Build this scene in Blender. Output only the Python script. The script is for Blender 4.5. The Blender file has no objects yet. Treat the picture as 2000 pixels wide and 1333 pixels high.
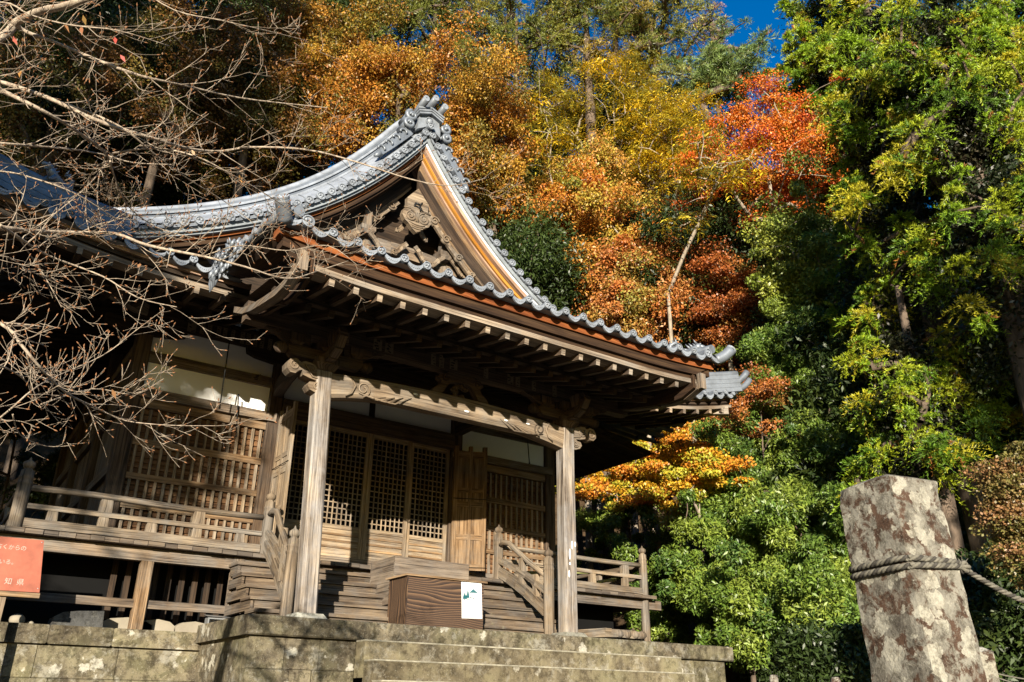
import bpy, bmesh, math, random
import numpy as np
from math import sin, cos, pi, sqrt, radians, hypot, atan2
from mathutils import Vector, Matrix

random.seed(7)
S = bpy.context.scene
COL = S.collection

# ------------------------------------------------------------------ camera
FPX = 1631.0                                    # focal length in pixels of a 2000 px wide frame
CAM = np.array([-7.29, -12.122, -1.15])
YAW, PITCH, ROLL = 0.60348, 0.41571, 0.01059
_fw = np.array([sin(YAW) * cos(PITCH), cos(YAW) * cos(PITCH), sin(PITCH)])
_rt = np.array([cos(YAW), -sin(YAW), 0.0])
_up = np.cross(_rt, _fw)
_r2 = _rt * cos(ROLL) + _up * sin(ROLL)
_u2 = -_rt * sin(ROLL) + _up * cos(ROLL)
cd = bpy.data.cameras.new("camera")
cd.lens = FPX / 2000 * 36
cd.sensor_width = 36
cd.clip_start = 0.05
cd.clip_end = 2000
cam = bpy.data.objects.new("camera", cd)
COL.objects.link(cam)
cam.matrix_world = Matrix(((_r2[0], _u2[0], -_fw[0], CAM[0]), (_r2[1], _u2[1], -_fw[1], CAM[1]),
                           (_r2[2], _u2[2], -_fw[2], CAM[2]), (0, 0, 0, 1)))
S.camera = cam

# ------------------------------------------------------------------ sky, sun, exposure
SUN_TRAVEL = Vector((0.70, 1.0, -0.285)).normalized()   # low sun from the front left
el = math.asin(-SUN_TRAVEL.z)
az = atan2(-SUN_TRAVEL.x, -SUN_TRAVEL.y)                # bearing of the sun, from +Y towards +X
W = bpy.data.worlds.new("World")
S.world = W
W.use_nodes = True
nt = W.node_tree
bg = nt.nodes["Background"]
sk = nt.nodes.new("ShaderNodeTexSky")
sk.sky_type = 'NISHITA'
sk.sun_disc = False
sk.sun_elevation = el
sk.sun_rotation = az
sk.altitude = 300
sk.air_density = 1.7
sk.dust_density = 0.6
sk.ozone_density = 5.0
hsv = nt.nodes.new("ShaderNodeHueSaturation")
hsv.inputs["Hue"].default_value = 0.515
hsv.inputs["Saturation"].default_value = 1.4
nt.links.new(sk.outputs[0], hsv.inputs["Color"])
nt.links.new(hsv.outputs[0], bg.inputs[0])
bg.inputs[1].default_value = 0.083
sl = bpy.data.lights.new("sun", 'SUN')
sl.energy = 5.0
sl.angle = radians(0.5)
sl.color = (1.0, 0.90, 0.74)
so = bpy.data.objects.new("sun", sl)
COL.objects.link(so)
so.rotation_euler = SUN_TRAVEL.to_track_quat('-Z', 'Y').to_euler()
S.view_settings.view_transform = 'Standard'
S.view_settings.look = 'None'
S.view_settings.exposure = 1.3
S.view_settings.gamma = 1.0
S.render.engine = 'CYCLES'
S.cycles.max_bounces = 5
S.cycles.diffuse_bounces = 2
S.cycles.glossy_bounces = 2
S.cycles.transmission_bounces = 3
S.cycles.transparent_max_bounces = 6
S.cycles.caustics_reflective = False
S.cycles.caustics_refractive = False


def at(u, v, d):
    """point d metres from the station point in the direction seen at pixel (u, v) of the 2000 px photograph"""
    q = _r2 * ((u - 1000) / FPX) + _u2 * (-(v - 666.5) / FPX) + _fw
    return CAM + q / np.linalg.norm(q) * d


def aty(u, v, y):
    q = _r2 * ((u - 1000) / FPX) + _u2 * (-(v - 666.5) / FPX) + _fw
    return CAM + q * ((y - CAM[1]) / q[1])
# ------------------------------------------------------------------ mesh helpers
class MB:
    """collects faces with a UV layer (u along the grain in metres, v across) and builds ONE mesh object"""
    def __init__(s):
        s.v = []; s.f = []; s.uv = []; s.mi = []; s.sm = []

    def quad(s, ps, uvs=None, mi=0, smooth=False):
        b = len(s.v)
        s.v += [tuple(p) for p in ps]
        s.f.append(tuple(range(b, b + len(ps))))
        if uvs is None:
            uvs = [(p[0], p[2]) for p in ps]
        s.uv.append(uvs); s.mi.append(mi); s.sm.append(smooth)

    def grid(s, rows, mi=0, smooth=True, uvscale=None, flip=False, close=False):
        """rows: list of lists of points with shared vertices"""
        n = len(rows[0]); b = len(s.v)
        for r in rows:
            s.v += [tuple(p) for p in r]
        ou, ov = random.random() * 9, random.random() * 9
        us = [0.0]
        for i in range(1, len(rows)):
            us.append(us[-1] + (Vector(rows[i][n // 2]) - Vector(rows[i - 1][n // 2])).length)
        vs = [0.0]
        m = len(rows) // 2
        for j in range(1, n + 1):
            vs.append(vs[-1] + (Vector(rows[m][j % n]) - Vector(rows[m][j - 1])).length)
        jj = n if close else n - 1
        for i in range(len(rows) - 1):
            for j in range(jj):
                k = (j + 1) % n
                q = (b + i * n + j, b + (i + 1) * n + j, b + (i + 1) * n + k, b + i * n + k)
                uq = [(us[i] + ou, vs[j] + ov), (us[i + 1] + ou, vs[j] + ov), (us[i + 1] + ou, vs[j + 1] + ov), (us[i] + ou, vs[j + 1] + ov)]
                if flip:
                    q = q[::-1]; uq = uq[::-1]
                s.f.append(q); s.uv.append(uq); s.mi.append(mi); s.sm.append(smooth)

    def beam(s, p0, p1, w, h, up=(0, 0, 1), mi=0, cham=0.0, w1=None, h1=None, endmi=None):
        """square member from p0 to p1 (centre line), w sideways, h along up"""
        p0 = Vector(p0); p1 = Vector(p1)
        d = (p1 - p0); L = d.length; d.normalize()
        up = Vector(up)
        sd = d.cross(up)
        if sd.length < 1e-6:
            sd = d.cross(Vector((0, 1, 0)))
        sd.normalize(); u = sd.cross(d).normalized()
        w1 = w if w1 is None else w1; h1 = h if h1 is None else h1
        def ring(p, w, h):
            if cham > 0:
                a, b, c = w / 2, h / 2, cham
                pts = [(-a + c, -b), (a - c, -b), (a, -b + c), (a, b - c), (a - c, b), (-a + c, b), (-a, b - c), (-a, -b + c)]
            else:
                a, b = w / 2, h / 2
                pts = [(-a, -b), (a, -b), (a, b), (-a, b)]
            return [p + sd * x + u * y for x, y in pts]
        r0, r1 = ring(p0, w, h), ring(p1, w1, h1)
        n = len(r0); b = len(s.v)
        s.v += [tuple(p) for p in r0 + r1]
        ou, ov = random.random() * 20, random.random() * 20
        acc = ov
        for j in range(n):
            k = (j + 1) % n
            wd = (r0[k] - r0[j]).length
            s.f.append((b + j, b + k, b + n + k, b + n + j))
            s.uv.append([(ou, acc), (ou, acc + wd), (ou + L, acc + wd), (ou + L, acc)])
            s.mi.append(mi); s.sm.append(False)
            acc += wd + .13
        for r, rev in ((range(b, b + n), True), (range(b + n, b + 2 * n), False)):
            idx = list(r)[::-1] if rev else list(r)
            s.f.append(tuple(idx))
            s.uv.append([(ou + (Vector(s.v[i]) - Vector(s.v[idx[0]])).dot(sd) * .3, ov + (Vector(s.v[i]) - Vector(s.v[idx[0]])).dot(u)) for i in idx])
            s.mi.append(mi if endmi is None else endmi); s.sm.append(False)

    def box(s, x0, x1, y0, y1, z0, z1, mi=0, cham=0.0):
        dx, dy, dz = abs(x1 - x0), abs(y1 - y0), abs(z1 - z0)
        cx_, cy_, cz_ = (x0 + x1) / 2, (y0 + y1) / 2, (z0 + z1) / 2
        if dx >= dy and dx >= dz:
            s.beam((x0, cy_, cz_), (x1, cy_, cz_), dy, dz, mi=mi, cham=cham)
        elif dy >= dz:
            s.beam((cx_, y0, cz_), (cx_, y1, cz_), dx, dz, mi=mi, cham=cham)
        else:
            s.beam((cx_, cy_, z0), (cx_, cy_, z1), dx, dy, up=(0, 1, 0), mi=mi, cham=cham)

    def tube(s, pts, rads, n=8, mi=0, caps=True, smooth=True):
        pts = [Vector(p) for p in pts]
        if not hasattr(rads, '__len__'):
            rads = [rads] * len(pts)
        rows = []
        prev = None
        for i, p in enumerate(pts):
            d = (pts[min(i + 1, len(pts) - 1)] - pts[max(i - 1, 0)]).normalized()
            if prev is None:
                a = d.cross(Vector((0, 0, 1)))
                if a.length < 1e-3:
                    a = d.cross(Vector((0, 1, 0)))
                a.normalize()
            else:
                a = (prev - d * prev.dot(d))
                if a.length < 1e-6: a = d.orthogonal()
                a.normalize()
            prev = a
            b2 = d.cross(a)
            rows.append([p + (a * cos(2 * pi * k / n) + b2 * sin(2 * pi * k / n)) * rads[i] for k in range(n)])
        b = len(s.v)
        s.grid(rows, mi=mi, smooth=smooth, close=True)
        if caps:
            m = len(rows)
            for i0, rev in ((b, False), (b + (m - 1) * n, True)):
                idx = list(range(i0, i0 + n))
                if rev: idx = idx[::-1]
                s.f.append(tuple(idx)); s.uv.append([(0.1 * cos(2 * pi * k / n), 0.1 * sin(2 * pi * k / n)) for k in range(n)])
                s.mi.append(mi); s.sm.append(False)

    def lathe(s, prof, origin, n=14, mi=0, axis='Z', smooth=True):
        """prof: list of (r, h)"""
        o = Vector(origin)
        rows = []
        for r, h in prof:
            row = []
            for k in range(n):
                a = 2 * pi * k / n
                if axis == 'Z': row.append(o + Vector((r * cos(a), r * sin(a), h)))
                elif axis == 'Y': row.append(o + Vector((r * cos(a), h, r * sin(a))))
                else: row.append(o + Vector((h, r * cos(a), r * sin(a))))
            rows.append(row)
        s.grid(rows, mi=mi, smooth=smooth, close=True, flip=(axis == 'Y'))

    def prism(s, outline, y0, y1, mi=0, frame=None, side_mi=None):
        """closed outline (x, z) extruded from y0 to y1; frame(x, y, z) -> point"""
        fr = frame or (lambda x, y, z: (x, y, z))
        n = len(outline)
        b = len(s.v)
        s.v += [tuple(fr(x, y0, z)) for x, z in outline] + [tuple(fr(x, y1, z)) for x, z in outline]
        ou = random.random() * 9
        s.f.append(tuple(range(b, b + n))); s.uv.append([(x + ou, z) for x, z in outline]); s.mi.append(mi); s.sm.append(False)
        s.f.append(tuple(range(b + 2 * n - 1, b + n - 1, -1))); s.uv.append([(x + ou, z) for x, z in outline[::-1]]); s.mi.append(mi); s.sm.append(False)
        for j in range(n):
            k = (j + 1) % n
            L = hypot(outline[k][0] - outline[j][0], outline[k][1] - outline[j][1])
            s.f.append((b + k, b + j, b + n + j, b + n + k)); s.uv.append([(ou, 0), (ou + L, 0), (ou + L, abs(y1 - y0)), (ou, abs(y1 - y0))])
            s.mi.append(mi if side_mi is None else side_mi); s.sm.append(False)

    def blob(s, c, r, n=8, mi=0, jit=0.0):
        c = Vector(c)
        if not hasattr(r, '__len__'): r = (r, r, r)
        rows = []
        m = max(4, n // 2 + 1)
        for i in range(m + 1):
            t = -pi / 2 + pi * i / m
            rows.append([c + Vector((r[0] * cos(t) * cos(2 * pi * k / n), r[1] * cos(t) * sin(2 * pi * k / n), r[2] * sin(t))) * (1 + random.uniform(-jit, jit)) for k in range(n)])
        s.grid(rows, mi=mi, smooth=True, close=True)

    def build(s, name, mats, parent=None, fix=False):
        me = bpy.data.meshes.new(name)
        me.from_pydata(s.v, [], s.f)
        uvl = me.uv_layers.new(name="UVMap")
        flat = [c for f in s.uv for uv in f for c in uv]
        uvl.data.foreach_set("uv", flat)
        me.polygons.foreach_set("material_index", s.mi)
        me.polygons.foreach_set("use_smooth", s.sm)
        for m in (mats if isinstance(mats, (list, tuple)) else [mats]):
            me.materials.append(m)
        if fix:
            bm = bmesh.new(); bm.from_mesh(me)
            bmesh.ops.recalc_face_normals(bm, faces=bm.faces); bm.to_mesh(me); bm.free()
        me.update()
        o = bpy.data.objects.new(name, me)
        COL.objects.link(o)
        if parent is not None:
            o.parent = parent
        return o


def empty(name, loc=(0, 0, 0)):
    o = bpy.data.objects.new(name, None)
    COL.objects.link(o)
    o.location = loc
    o.empty_display_size = 0.2
    return o


def tag(o, label=None, cat=None, group=None, kind=None):
    if label: o["label"] = label
    if cat: o["category"] = cat
    if group: o["group"] = group
    if kind: o["kind"] = kind
    return o


def local(o, parent):
    """parent a mesh written in world coordinates without moving it"""
    o.parent = parent
    o.matrix_parent_inverse = parent.matrix_basis.inverted()
    return o


def put(mb, name, mats, root, fix=False):
    return local(mb.build(name, mats, fix=fix), root)


def spiral(mb, c, r0, r1, turns, y, rad, mi=0, cw=1, start=0.0, n=26, fr=None):
    pts = []; rr = []
    for i in range(n + 1):
        t = i / n
        a = start + cw * t * turns * 2 * pi
        r = r0 + (r1 - r0) * t
        p = (c[0] + r * cos(a), y, c[1] + r * sin(a))
        pts.append(fr(*p) if fr else p); rr.append(rad * (1 - .3 * t))
    mb.tube(pts, rr, n=5, mi=mi)
# ------------------------------------------------------------------ materials
def newmat(name):
    m = bpy.data.materials.new(name)
    m.use_nodes = True
    nt = m.node_tree
    b = nt.nodes["Principled BSDF"]
    return m, nt, b


def N(nt, t, **kw):
    n = nt.nodes.new("ShaderNode" + t)
    for k, v in kw.items():
        setattr(n, k, v)
    return n


def ramp(nt, fac, stops):
    r = N(nt, "ValToRGB")
    e = r.color_ramp.elements
    while len(e) < len(stops): e.new(0.5)
    for i, (p, c) in enumerate(stops):
        e[i].position = p
        e[i].color = (*c, 1) if len(c) == 3 else c
    nt.links.new(fac, r.inputs[0])
    return r.outputs[0]


def mix(nt, fac, a, b, mode='MIX'):
    m = N(nt, "Mix", data_type='RGBA', blend_type=mode)
    if isinstance(fac, (int, float)): m.inputs[0].default_value = fac
    else: nt.links.new(fac, m.inputs[0])
    for i, x in ((6, a), (7, b)):
        if isinstance(x, tuple): m.inputs[i].default_value = (*x, 1)
        else: nt.links.new(x, m.inputs[i])
    return m.outputs[2]


def noise(nt, vec, scale, detail=4, rough=.6, dist=0.0):
    n = N(nt, "TexNoise")
    n.inputs["Scale"].default_value = scale
    n.inputs["Detail"].default_value = detail
    n.inputs["Roughness"].default_value = rough
    n.inputs["Distortion"].default_value = dist
    if vec is not None: nt.links.new(vec, n.inputs["Vector"])
    return n.outputs["Fac"]


def mapping(nt, vec, scale):
    m = N(nt, "Mapping")
    m.inputs["Scale"].default_value = scale
    nt.links.new(vec, m.inputs["Vector"])
    return m.outputs[0]


def bump(nt, b, h, strength, dist=0.01):
    n = N(nt, "Bump")
    n.inputs["Strength"].default_value = strength
    n.inputs["Distance"].default_value = dist
    nt.links.new(h, n.inputs["Height"])
    nt.links.new(n.outputs[0], b.inputs["Normal"])


def wood(name, dark, mid, light, grey=None, greyamt=.5, scale=1.0, bumpy=.5, rough=.85, swirl=0.0, lich=0.0):
    m, nt, b = newmat(name)
    uv = N(nt, "UVMap").outputs[0]
    pos = N(nt, "NewGeometry").outputs["Position"]
    g = mapping(nt, uv, (1.3 * scale, 38 * scale, 1))
    f1 = noise(nt, g, 1.0, 6, .65, .25 + swirl)
    g2 = mapping(nt, uv, (.5 * scale, 9 * scale, 1))
    f2 = noise(nt, g2, 1.0, 3, .6, .6)
    mx = N(nt, "Math", operation='MULTIPLY_ADD')
    nt.links.new(f2, mx.inputs[0]); mx.inputs[1].default_value = .55
    mm = N(nt, "Math", operation='MULTIPLY'); nt.links.new(f1, mm.inputs[0]); mm.inputs[1].default_value = .5
    nt.links.new(mm.outputs[0], mx.inputs[2])
    c = ramp(nt, mx.outputs[0], [(.41, dark), (.51, mid), (.62, light)])
    if grey:
        big = noise(nt, pos, 1.6, 4, .7)
        gf = ramp(nt, big, [(.42, (0, 0, 0)), (.62, (greyamt,) * 3)])
        gc = ramp(nt, f1, [(.35, tuple(x * .55 for x in grey)), (.6, grey)])
        c = mix(nt, gf, c, gc)
    if lich:
        lf = ramp(nt, noise(nt, pos, 9, 5, .7), [(.62, (0, 0, 0)), (.68, (lich,) * 3)])
        c = mix(nt, lf, c, (.36, .35, .22))
    # fine dark checks along the grain
    g3 = mapping(nt, uv, (.8 * scale, 90 * scale, 1))
    ck = ramp(nt, noise(nt, g3, 1.0, 2, .5), [(.33, (.22,) * 3), (.43, (1, 1, 1))])
    c = mix(nt, 1.0, c, ck, 'MULTIPLY')
    blot = ramp(nt, noise(nt, mapping(nt, uv, (.9 * scale, 5 * scale, 1)), 1.0, 5, .7), [(.36, (.52, .47, .43)), (.56, (1, 1, 1))])
    c = mix(nt, .8, c, blot, 'MULTIPLY')
    pt = ramp(nt, noise(nt, mapping(nt, uv, (.07, .07, 1)), 1.0, 2, .5), [(.32, (.55, .53, .52)), (.5, (.9, .9, .9)), (.68, (1.18, 1.12, 1.04))])
    c = mix(nt, 1.0, c, pt, 'MULTIPLY')
    nt.links.new(c, b.inputs["Base Color"])
    b.inputs["Roughness"].default_value = rough
    b.inputs["Specular IOR Level"].default_value = .25
    bump(nt, b, mx.outputs[0], bumpy, .012)
    return m


def plain(name, col, rough=.7, var=.25, scale=6, metallic=0, spec=.4, bumpy=.15):
    m, nt, b = newmat(name)
    pos = N(nt, "NewGeometry").outputs["Position"]
    f = noise(nt, pos, scale, 5, .65)
    c = ramp(nt, f, [(.3, tuple(x * (1 - var) for x in col)), (.7, tuple(min(1, x * (1 + var)) for x in col))])
    nt.links.new(c, b.inputs["Base Color"])
    b.inputs["Roughness"].default_value = rough
    b.inputs["Metallic"].default_value = metallic
    b.inputs["Specular IOR Level"].default_value = spec
    if bumpy: bump(nt, b, noise(nt, pos, scale * 6, 4, .6), bumpy, .01)
    return m


M = {}
M['pillar'] = wood("weathered_pillar_wood", (.085, .066, .052), (.275, .235, .195), (.44, .375, .30), (.35, .335, .33), .85, 1.0, .7)
M['wood'] = wood("weathered_wood", (.055, .040, .029), (.165, .122, .085), (.275, .207, .142), (.21, .20, .188), .65, 1.0, .6)
M['warm'] = wood("warm_wood", (.10, .06, .030), (.25, .155, .078), (.37, .245, .135), (.26, .23, .19), .45, 1.0, .5)
M['brown'] = wood("lattice_backing_wood", (.07, .035, .016), (.15, .075, .033), (.21, .115, .055), None, 0, 1.0, .4)
M['lath'] = wood("lath_wood", (.15, .105, .066), (.30, .225, .145), (.42, .325, .22), (.31, .285, .25), .6, 1.2, .4)
M['under'] = wood("shade_toned_wood", (.030, .019, .012), (.092, .061, .039), (.155, .106, .067), (.11, .10, .09), .35, 1.0, .6)  # under-eave timbers coloured darker, standing in for the shade there
M['dark'] = wood("dark_eave_wood", (.015, .009, .0055), (.043, .027, .016), (.08, .051, .031), (.065, .058, .05), .3, 1.0, .5)  # darker still: shade of soffits and base rafters is in the colour
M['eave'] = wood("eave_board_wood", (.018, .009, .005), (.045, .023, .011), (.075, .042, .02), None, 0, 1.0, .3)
M['tan'] = wood("rafter_tip_wood", (.12, .09, .064), (.285, .222, .158), (.42, .335, .245), (.31, .29, .26), .6, 1.0, .4)
M['orange'] = wood("orange_batten_wood", (.13, .035, .009), (.27, .08, .02), (.36, .125, .035), None, 0, 1.0, .3)
M['pink'] = wood("pale_batten_wood", (.28, .17, .11), (.46, .30, .21), (.54, .38, .28), None, 0, 1.0, .3)
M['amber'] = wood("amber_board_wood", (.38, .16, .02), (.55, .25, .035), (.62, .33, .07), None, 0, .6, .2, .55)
M['hafu'] = wood("bargeboard_wood", (.014, .009, .006), (.050, .032, .020), (.115, .075, .046), (.10, .08, .065), .25, .8, .6, .85, .5)
M['carve'] = wood("carved_wood", (.085, .06, .04), (.23, .172, .115), (.35, .27, .185), (.26, .245, .22), .5, .8, .5)
M['step'] = wood("stair_wood", (.05, .037, .027), (.135, .10, .069), (.215, .163, .11), (.165, .155, .145), .6, 1.0, .5, .8, 0, .25)
M['rail'] = wood("railing_wood", (.075, .057, .04), (.215, .165, .112), (.33, .262, .185), (.25, .238, .22), .7, 1.0, .6, .85, 0, .3)
M['boxwood'] = wood("offering_box_wood", (.045, .022, .010), (.13, .07, .033), (.24, .14, .068), None, 0, .42, .8, .7, 2.4)
def swirl_wood(name, dark, mid, light):
    m, nt, b = newmat(name)
    uv = N(nt, "UVMap").outputs[0]
    w = N(nt, "TexWave", wave_type='BANDS', bands_direction='Y', wave_profile='SAW')
    w.inputs["Scale"].default_value = 4.0
    w.inputs["Distortion"].default_value = 30
    w.inputs["Detail"].default_value = .6
    w.inputs["Detail Scale"].default_value = .36
    w.inputs["Detail Roughness"].default_value = .45
    nt.links.new(mapping(nt, uv, (.62, 1.8, 1)), w.inputs["Vector"])
    f = noise(nt, mapping(nt, uv, (3, 60, 1)), 1, 3, .6)
    c = ramp(nt, w.outputs["Fac"], [(.05, dark), (.55, mid), (.95, light)])
    c = mix(nt, .5, c, ramp(nt, f, [(.35, (.5,) * 3), (.6, (1, 1, 1))]), 'MULTIPLY')
    nt.links.new(c, b.inputs["Base Color"])
    b.inputs["Roughness"].default_value = .7
    bump(nt, b, w.outputs["Fac"], .4, .006)
    return m


M['boxwood'] = swirl_wood("offering_box_swirl_wood", (.016, .008, .005), (.055, .029, .016), (.15, .085, .043))
M['boxold'] = wood("grey_box_wood", (.08, .06, .045), (.19, .15, .115), (.28, .225, .17), (.22, .2, .18), .6, .8, .4, .85, 1.0, .2)
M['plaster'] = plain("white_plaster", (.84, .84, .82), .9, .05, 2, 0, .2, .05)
M['mound'] = plain("plaster_mound", (.25, .22, .17), .9, .18, 3, 0, .2, .2)
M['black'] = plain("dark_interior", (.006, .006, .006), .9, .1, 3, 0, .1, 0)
M['iron'] = plain("black_iron", (.02, .02, .02), .5, .2, 8, .6, .4, 0)
M['white'] = plain("painted_white", (.72, .70, .68), .6, .06, 4, 0, .3, 0)
M['rope'] = plain("grey_rope_fibre", (.135, .125, .10), .9, .35, 40, 0, .2, .5)
M['ropedark'] = plain("dark_rope_fibre", (.055, .05, .043), .9, .4, 40, 0, .2, .5)


def tile_mat(name, base, rough=.38, met=.25):
    m, nt, b = newmat(name)
    pos = N(nt, "NewGeometry").outputs["Position"]
    f = noise(nt, pos, 3.0, 5, .7)
    c = ramp(nt, f, [(.3, tuple(x * .55 for x in base)), (.52, base), (.72, tuple(min(1, x * 1.35) for x in base))])
    f2 = noise(nt, pos, 22, 4, .7)
    st = ramp(nt, f2, [(.60, (0, 0, 0)), (.72, (.5,) * 3)])
    c = mix(nt, st, c, (.13, .135, .11))
    nt.links.new(c, b.inputs["Base Color"])
    r = ramp(nt, f, [(.3, (rough + .15,) * 3), (.7, (rough,) * 3)])
    nt.links.new(r, b.inputs["Roughness"])
    b.inputs["Metallic"].default_value = met
    b.inputs["Specular IOR Level"].default_value = .6
    bump(nt, b, f2, .12, .004)
    return m


M['tile'] = tile_mat("grey_roof_tile", (.155, .175, .205))
M['tile_face'] = tile_mat("eave_tile_face", (.20, .222, .255), .5, .1)
M['tile_white'] = tile_mat("pale_ridge_tile", (.26, .285, .325), .42, .15)
M['tile_under'] = tile_mat("tile_underside", (.20, .225, .25), .6, .0)


def stone_mat(name, base, dark, lich=(.55, .52, .44), cover=.62, green=.0, scale=1.0, brown=None):
    m, nt, b = newmat(name)
    pos = N(nt, "NewGeometry").outputs["Position"]
    f = noise(nt, pos, 2.2 * scale, 7, .7)
    c = ramp(nt, f, [(.32, dark), (.52, base), (.72, tuple(x * 1.25 for x in base))])
    if brown:
        bf = ramp(nt, noise(nt, pos, 4.5 * scale, 6, .7, .4), [(.495, (0, 0, 0)), (.55, (.95,) * 3)])
        c = mix(nt, bf, c, brown)
    if green:
        gf = ramp(nt, noise(nt, pos, 1.1 * scale, 4, .7), [(.45, (0, 0, 0)), (.65, (green,) * 3)])
        c = mix(nt, gf, c, (.19, .18, .10))
    # streaks of damp running down
    sv = mapping(nt, pos, (9 * scale, 9 * scale, 1.1 * scale))
    sf = ramp(nt, noise(nt, sv, 1, 4, .6), [(.45, (1, 1, 1)), (.75, (.40, .38, .35))])
    c = mix(nt, .5, c, sf, 'MULTIPLY')
    # lichen rosettes: irregular cells
    wob = N(nt, "TexNoise"); wob.inputs["Scale"].default_value = 9 * scale; wob.inputs["Detail"].default_value = 4
    nt.links.new(pos, wob.inputs["Vector"])
    add = N(nt, "Vector" + "Math", operation='MULTIPLY_ADD')
    nt.links.new(wob.outputs["Color"], add.inputs[0]); add.inputs[1].default_value = (.16 / scale,) * 3; nt.links.new(pos, add.inputs[2])
    vo = N(nt, "TexVoronoi"); vo.inputs["Scale"].default_value = 5.5 * scale
    nt.links.new(add.outputs[0], vo.inputs["Vector"])
    sep = N(nt, "SeparateColor"); nt.links.new(vo.outputs["Color"], sep.inputs[0])
    rad = N(nt, "Math", operation='MULTIPLY_ADD'); nt.links.new(sep.outputs[0], rad.inputs[0]); rad.inputs[1].default_value = 2.3; rad.inputs[2].default_value = -2.3 * cover + .37
    jg = N(nt, "Math", operation='MULTIPLY_ADD'); nt.links.new(noise(nt, pos, 24 * scale, 5, .7), jg.inputs[0]); jg.inputs[1].default_value = .75; nt.links.new(vo.outputs["Distance"], jg.inputs[2])
    df = N(nt, "Math", operation='SUBTRACT'); nt.links.new(rad.outputs[0], df.inputs[0]); nt.links.new(jg.outputs[0], df.inputs[1])
    lf = ramp(nt, df.outputs[0], [(0.0, (0, 0, 0)), (.10, (.80,) * 3)])
    lc = ramp(nt, noise(nt, pos, 30 * scale, 4, .7), [(.35, tuple(x * .7 for x in lich)), (.6, lich)])
    c = mix(nt, lf, c, lc)
    # broad thin crusts, soft edged
    cf = ramp(nt, noise(nt, pos, 3.2 * scale, 8, .78, .3), [(.53, (0, 0, 0)), (.60, (.55,) * 3)])
    c = mix(nt, cf, c, tuple(x * .62 for x in lich))
    uv = N(nt, "UVMap").outputs[0]
    bt = ramp(nt, noise(nt, mapping(nt, uv, (.07, .07, 1)), 1.0, 2, .5), [(.34, (.6, .58, .54)), (.5, (.95, .95, .95)), (.66, (1.2, 1.17, 1.1))])
    c = mix(nt, 1.0, c, bt, 'MULTIPLY')
    dk = ramp(nt, noise(nt, pos, 7 * scale, 8, .8), [(.40, (.38, .36, .33)), (.52, (1, 1, 1))])
    c = mix(nt, .85, c, dk, 'MULTIPLY')
    # speckle
    spk = ramp(nt, noise(nt, pos, 55 * scale, 3, .7), [(.62, (0, 0, 0)), (.70, (.5,) * 3)])
    c = mix(nt, spk, c, tuple(x * .85 for x in lich))
    nt.links.new(c, b.inputs["Base Color"])
    b.inputs["Roughness"].default_value = .92
    b.inputs["Specular IOR Level"].default_value = .2
    h = noise(nt, pos, 26 * scale, 7, .75)
    bump(nt, b, h, .55, .02)
    return m


M['stone'] = stone_mat("platform_stone", (.18, .152, .105), (.052, .044, .031), (.47, .45, .38), .72, .5, 1.0, (.075, .062, .042))
M['step_stone'] = stone_mat("step_stone", (.18, .15, .096), (.08, .067, .044), (.46, .43, .35), .82, .5, .9)
M['step_edge'] = plain("worn_edge_sky_glint", (.255, .235, .18), .9, .45, 9, 0, .2, .3)  # pale strip paints the sky's reflection along the worn edges
M['stone_post'] = stone_mat("lichened_post_stone", (.29, .275, .235), (.12, .105, .088), (.54, .52, .44), .52, .0, 2.6, (.095, .052, .033))
M['soban'] = stone_mat("base_stone", (.36, .36, .32), (.2, .19, .17), (.5, .48, .42), .9, .3, 1.2)
M['darkstone'] = stone_mat("dark_field_stone", (.07, .07, .068), (.03, .03, .03), (.2, .2, .18), .85, .0, 1.0)
M['redsign'] = plain("orange_red_sign_paint", (.29, .085, .05), .65, .3, 2.6, 0, .4, .03)
M['paper'] = plain("white_paper", (.60, .61, .60), .7, .02, 3, 0, .2, 0)
M['teal'] = plain("teal_print", (.012, .085, .10), .7, .25, 30, 0, .2, 0)
M['teal_pale'] = plain("pale_teal_print", (.03, .11, .13), .7, .15, 30, 0, .2, 0)
M['ink'] = plain("grey_ink", (.02, .027, .027), .7, .2, 30, 0, .2, 0)
M['slipink'] = plain("black_brush_ink", (.012, .012, .012), .8, .2, 30, 0, .2, 0)
M['slip'] = plain("old_paper_slip", (.17, .13, .085), .9, .25, 8, 0, .1, 0)
M['aluminium'] = plain("grey_metal_grille", (.35, .36, .37), .45, .1, 8, .7, .5, 0)
M['soil'] = plain("leaf_litter_soil", (.055, .036, .02), .95, .5, 4, 0, .1, .8)


def leaf_mat(name, trans=.35):
    m, nt, b = newmat(name)
    at_ = N(nt, "Attribute", attribute_name="Col")
    nt.nodes.remove(b)
    d = N(nt, "BsdfDiffuse"); t = N(nt, "BsdfTranslucent"); g = N(nt, "BsdfGlossy")
    g.inputs["Roughness"].default_value = .45
    mx = N(nt, "MixShader"); mx.inputs[0].default_value = trans
    m2 = N(nt, "MixShader"); m2.inputs[0].default_value = .035
    nt.links.new(at_.outputs["Color"], d.inputs["Color"]); nt.links.new(at_.outputs["Color"], t.inputs["Color"])
    nt.links.new(d.outputs[0], mx.inputs[1]); nt.links.new(t.outputs[0], mx.inputs[2])
    nt.links.new(mx.outputs[0], m2.inputs[1]); nt.links.new(g.outputs[0], m2.inputs[2])
    nt.links.new(m2.outputs[0], nt.nodes["Material Output"].inputs[0])
    return m


M['leaf'] = leaf_mat("autumn_leaf", .30)
M['needle'] = leaf_mat("conifer_needle", .2)


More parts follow.
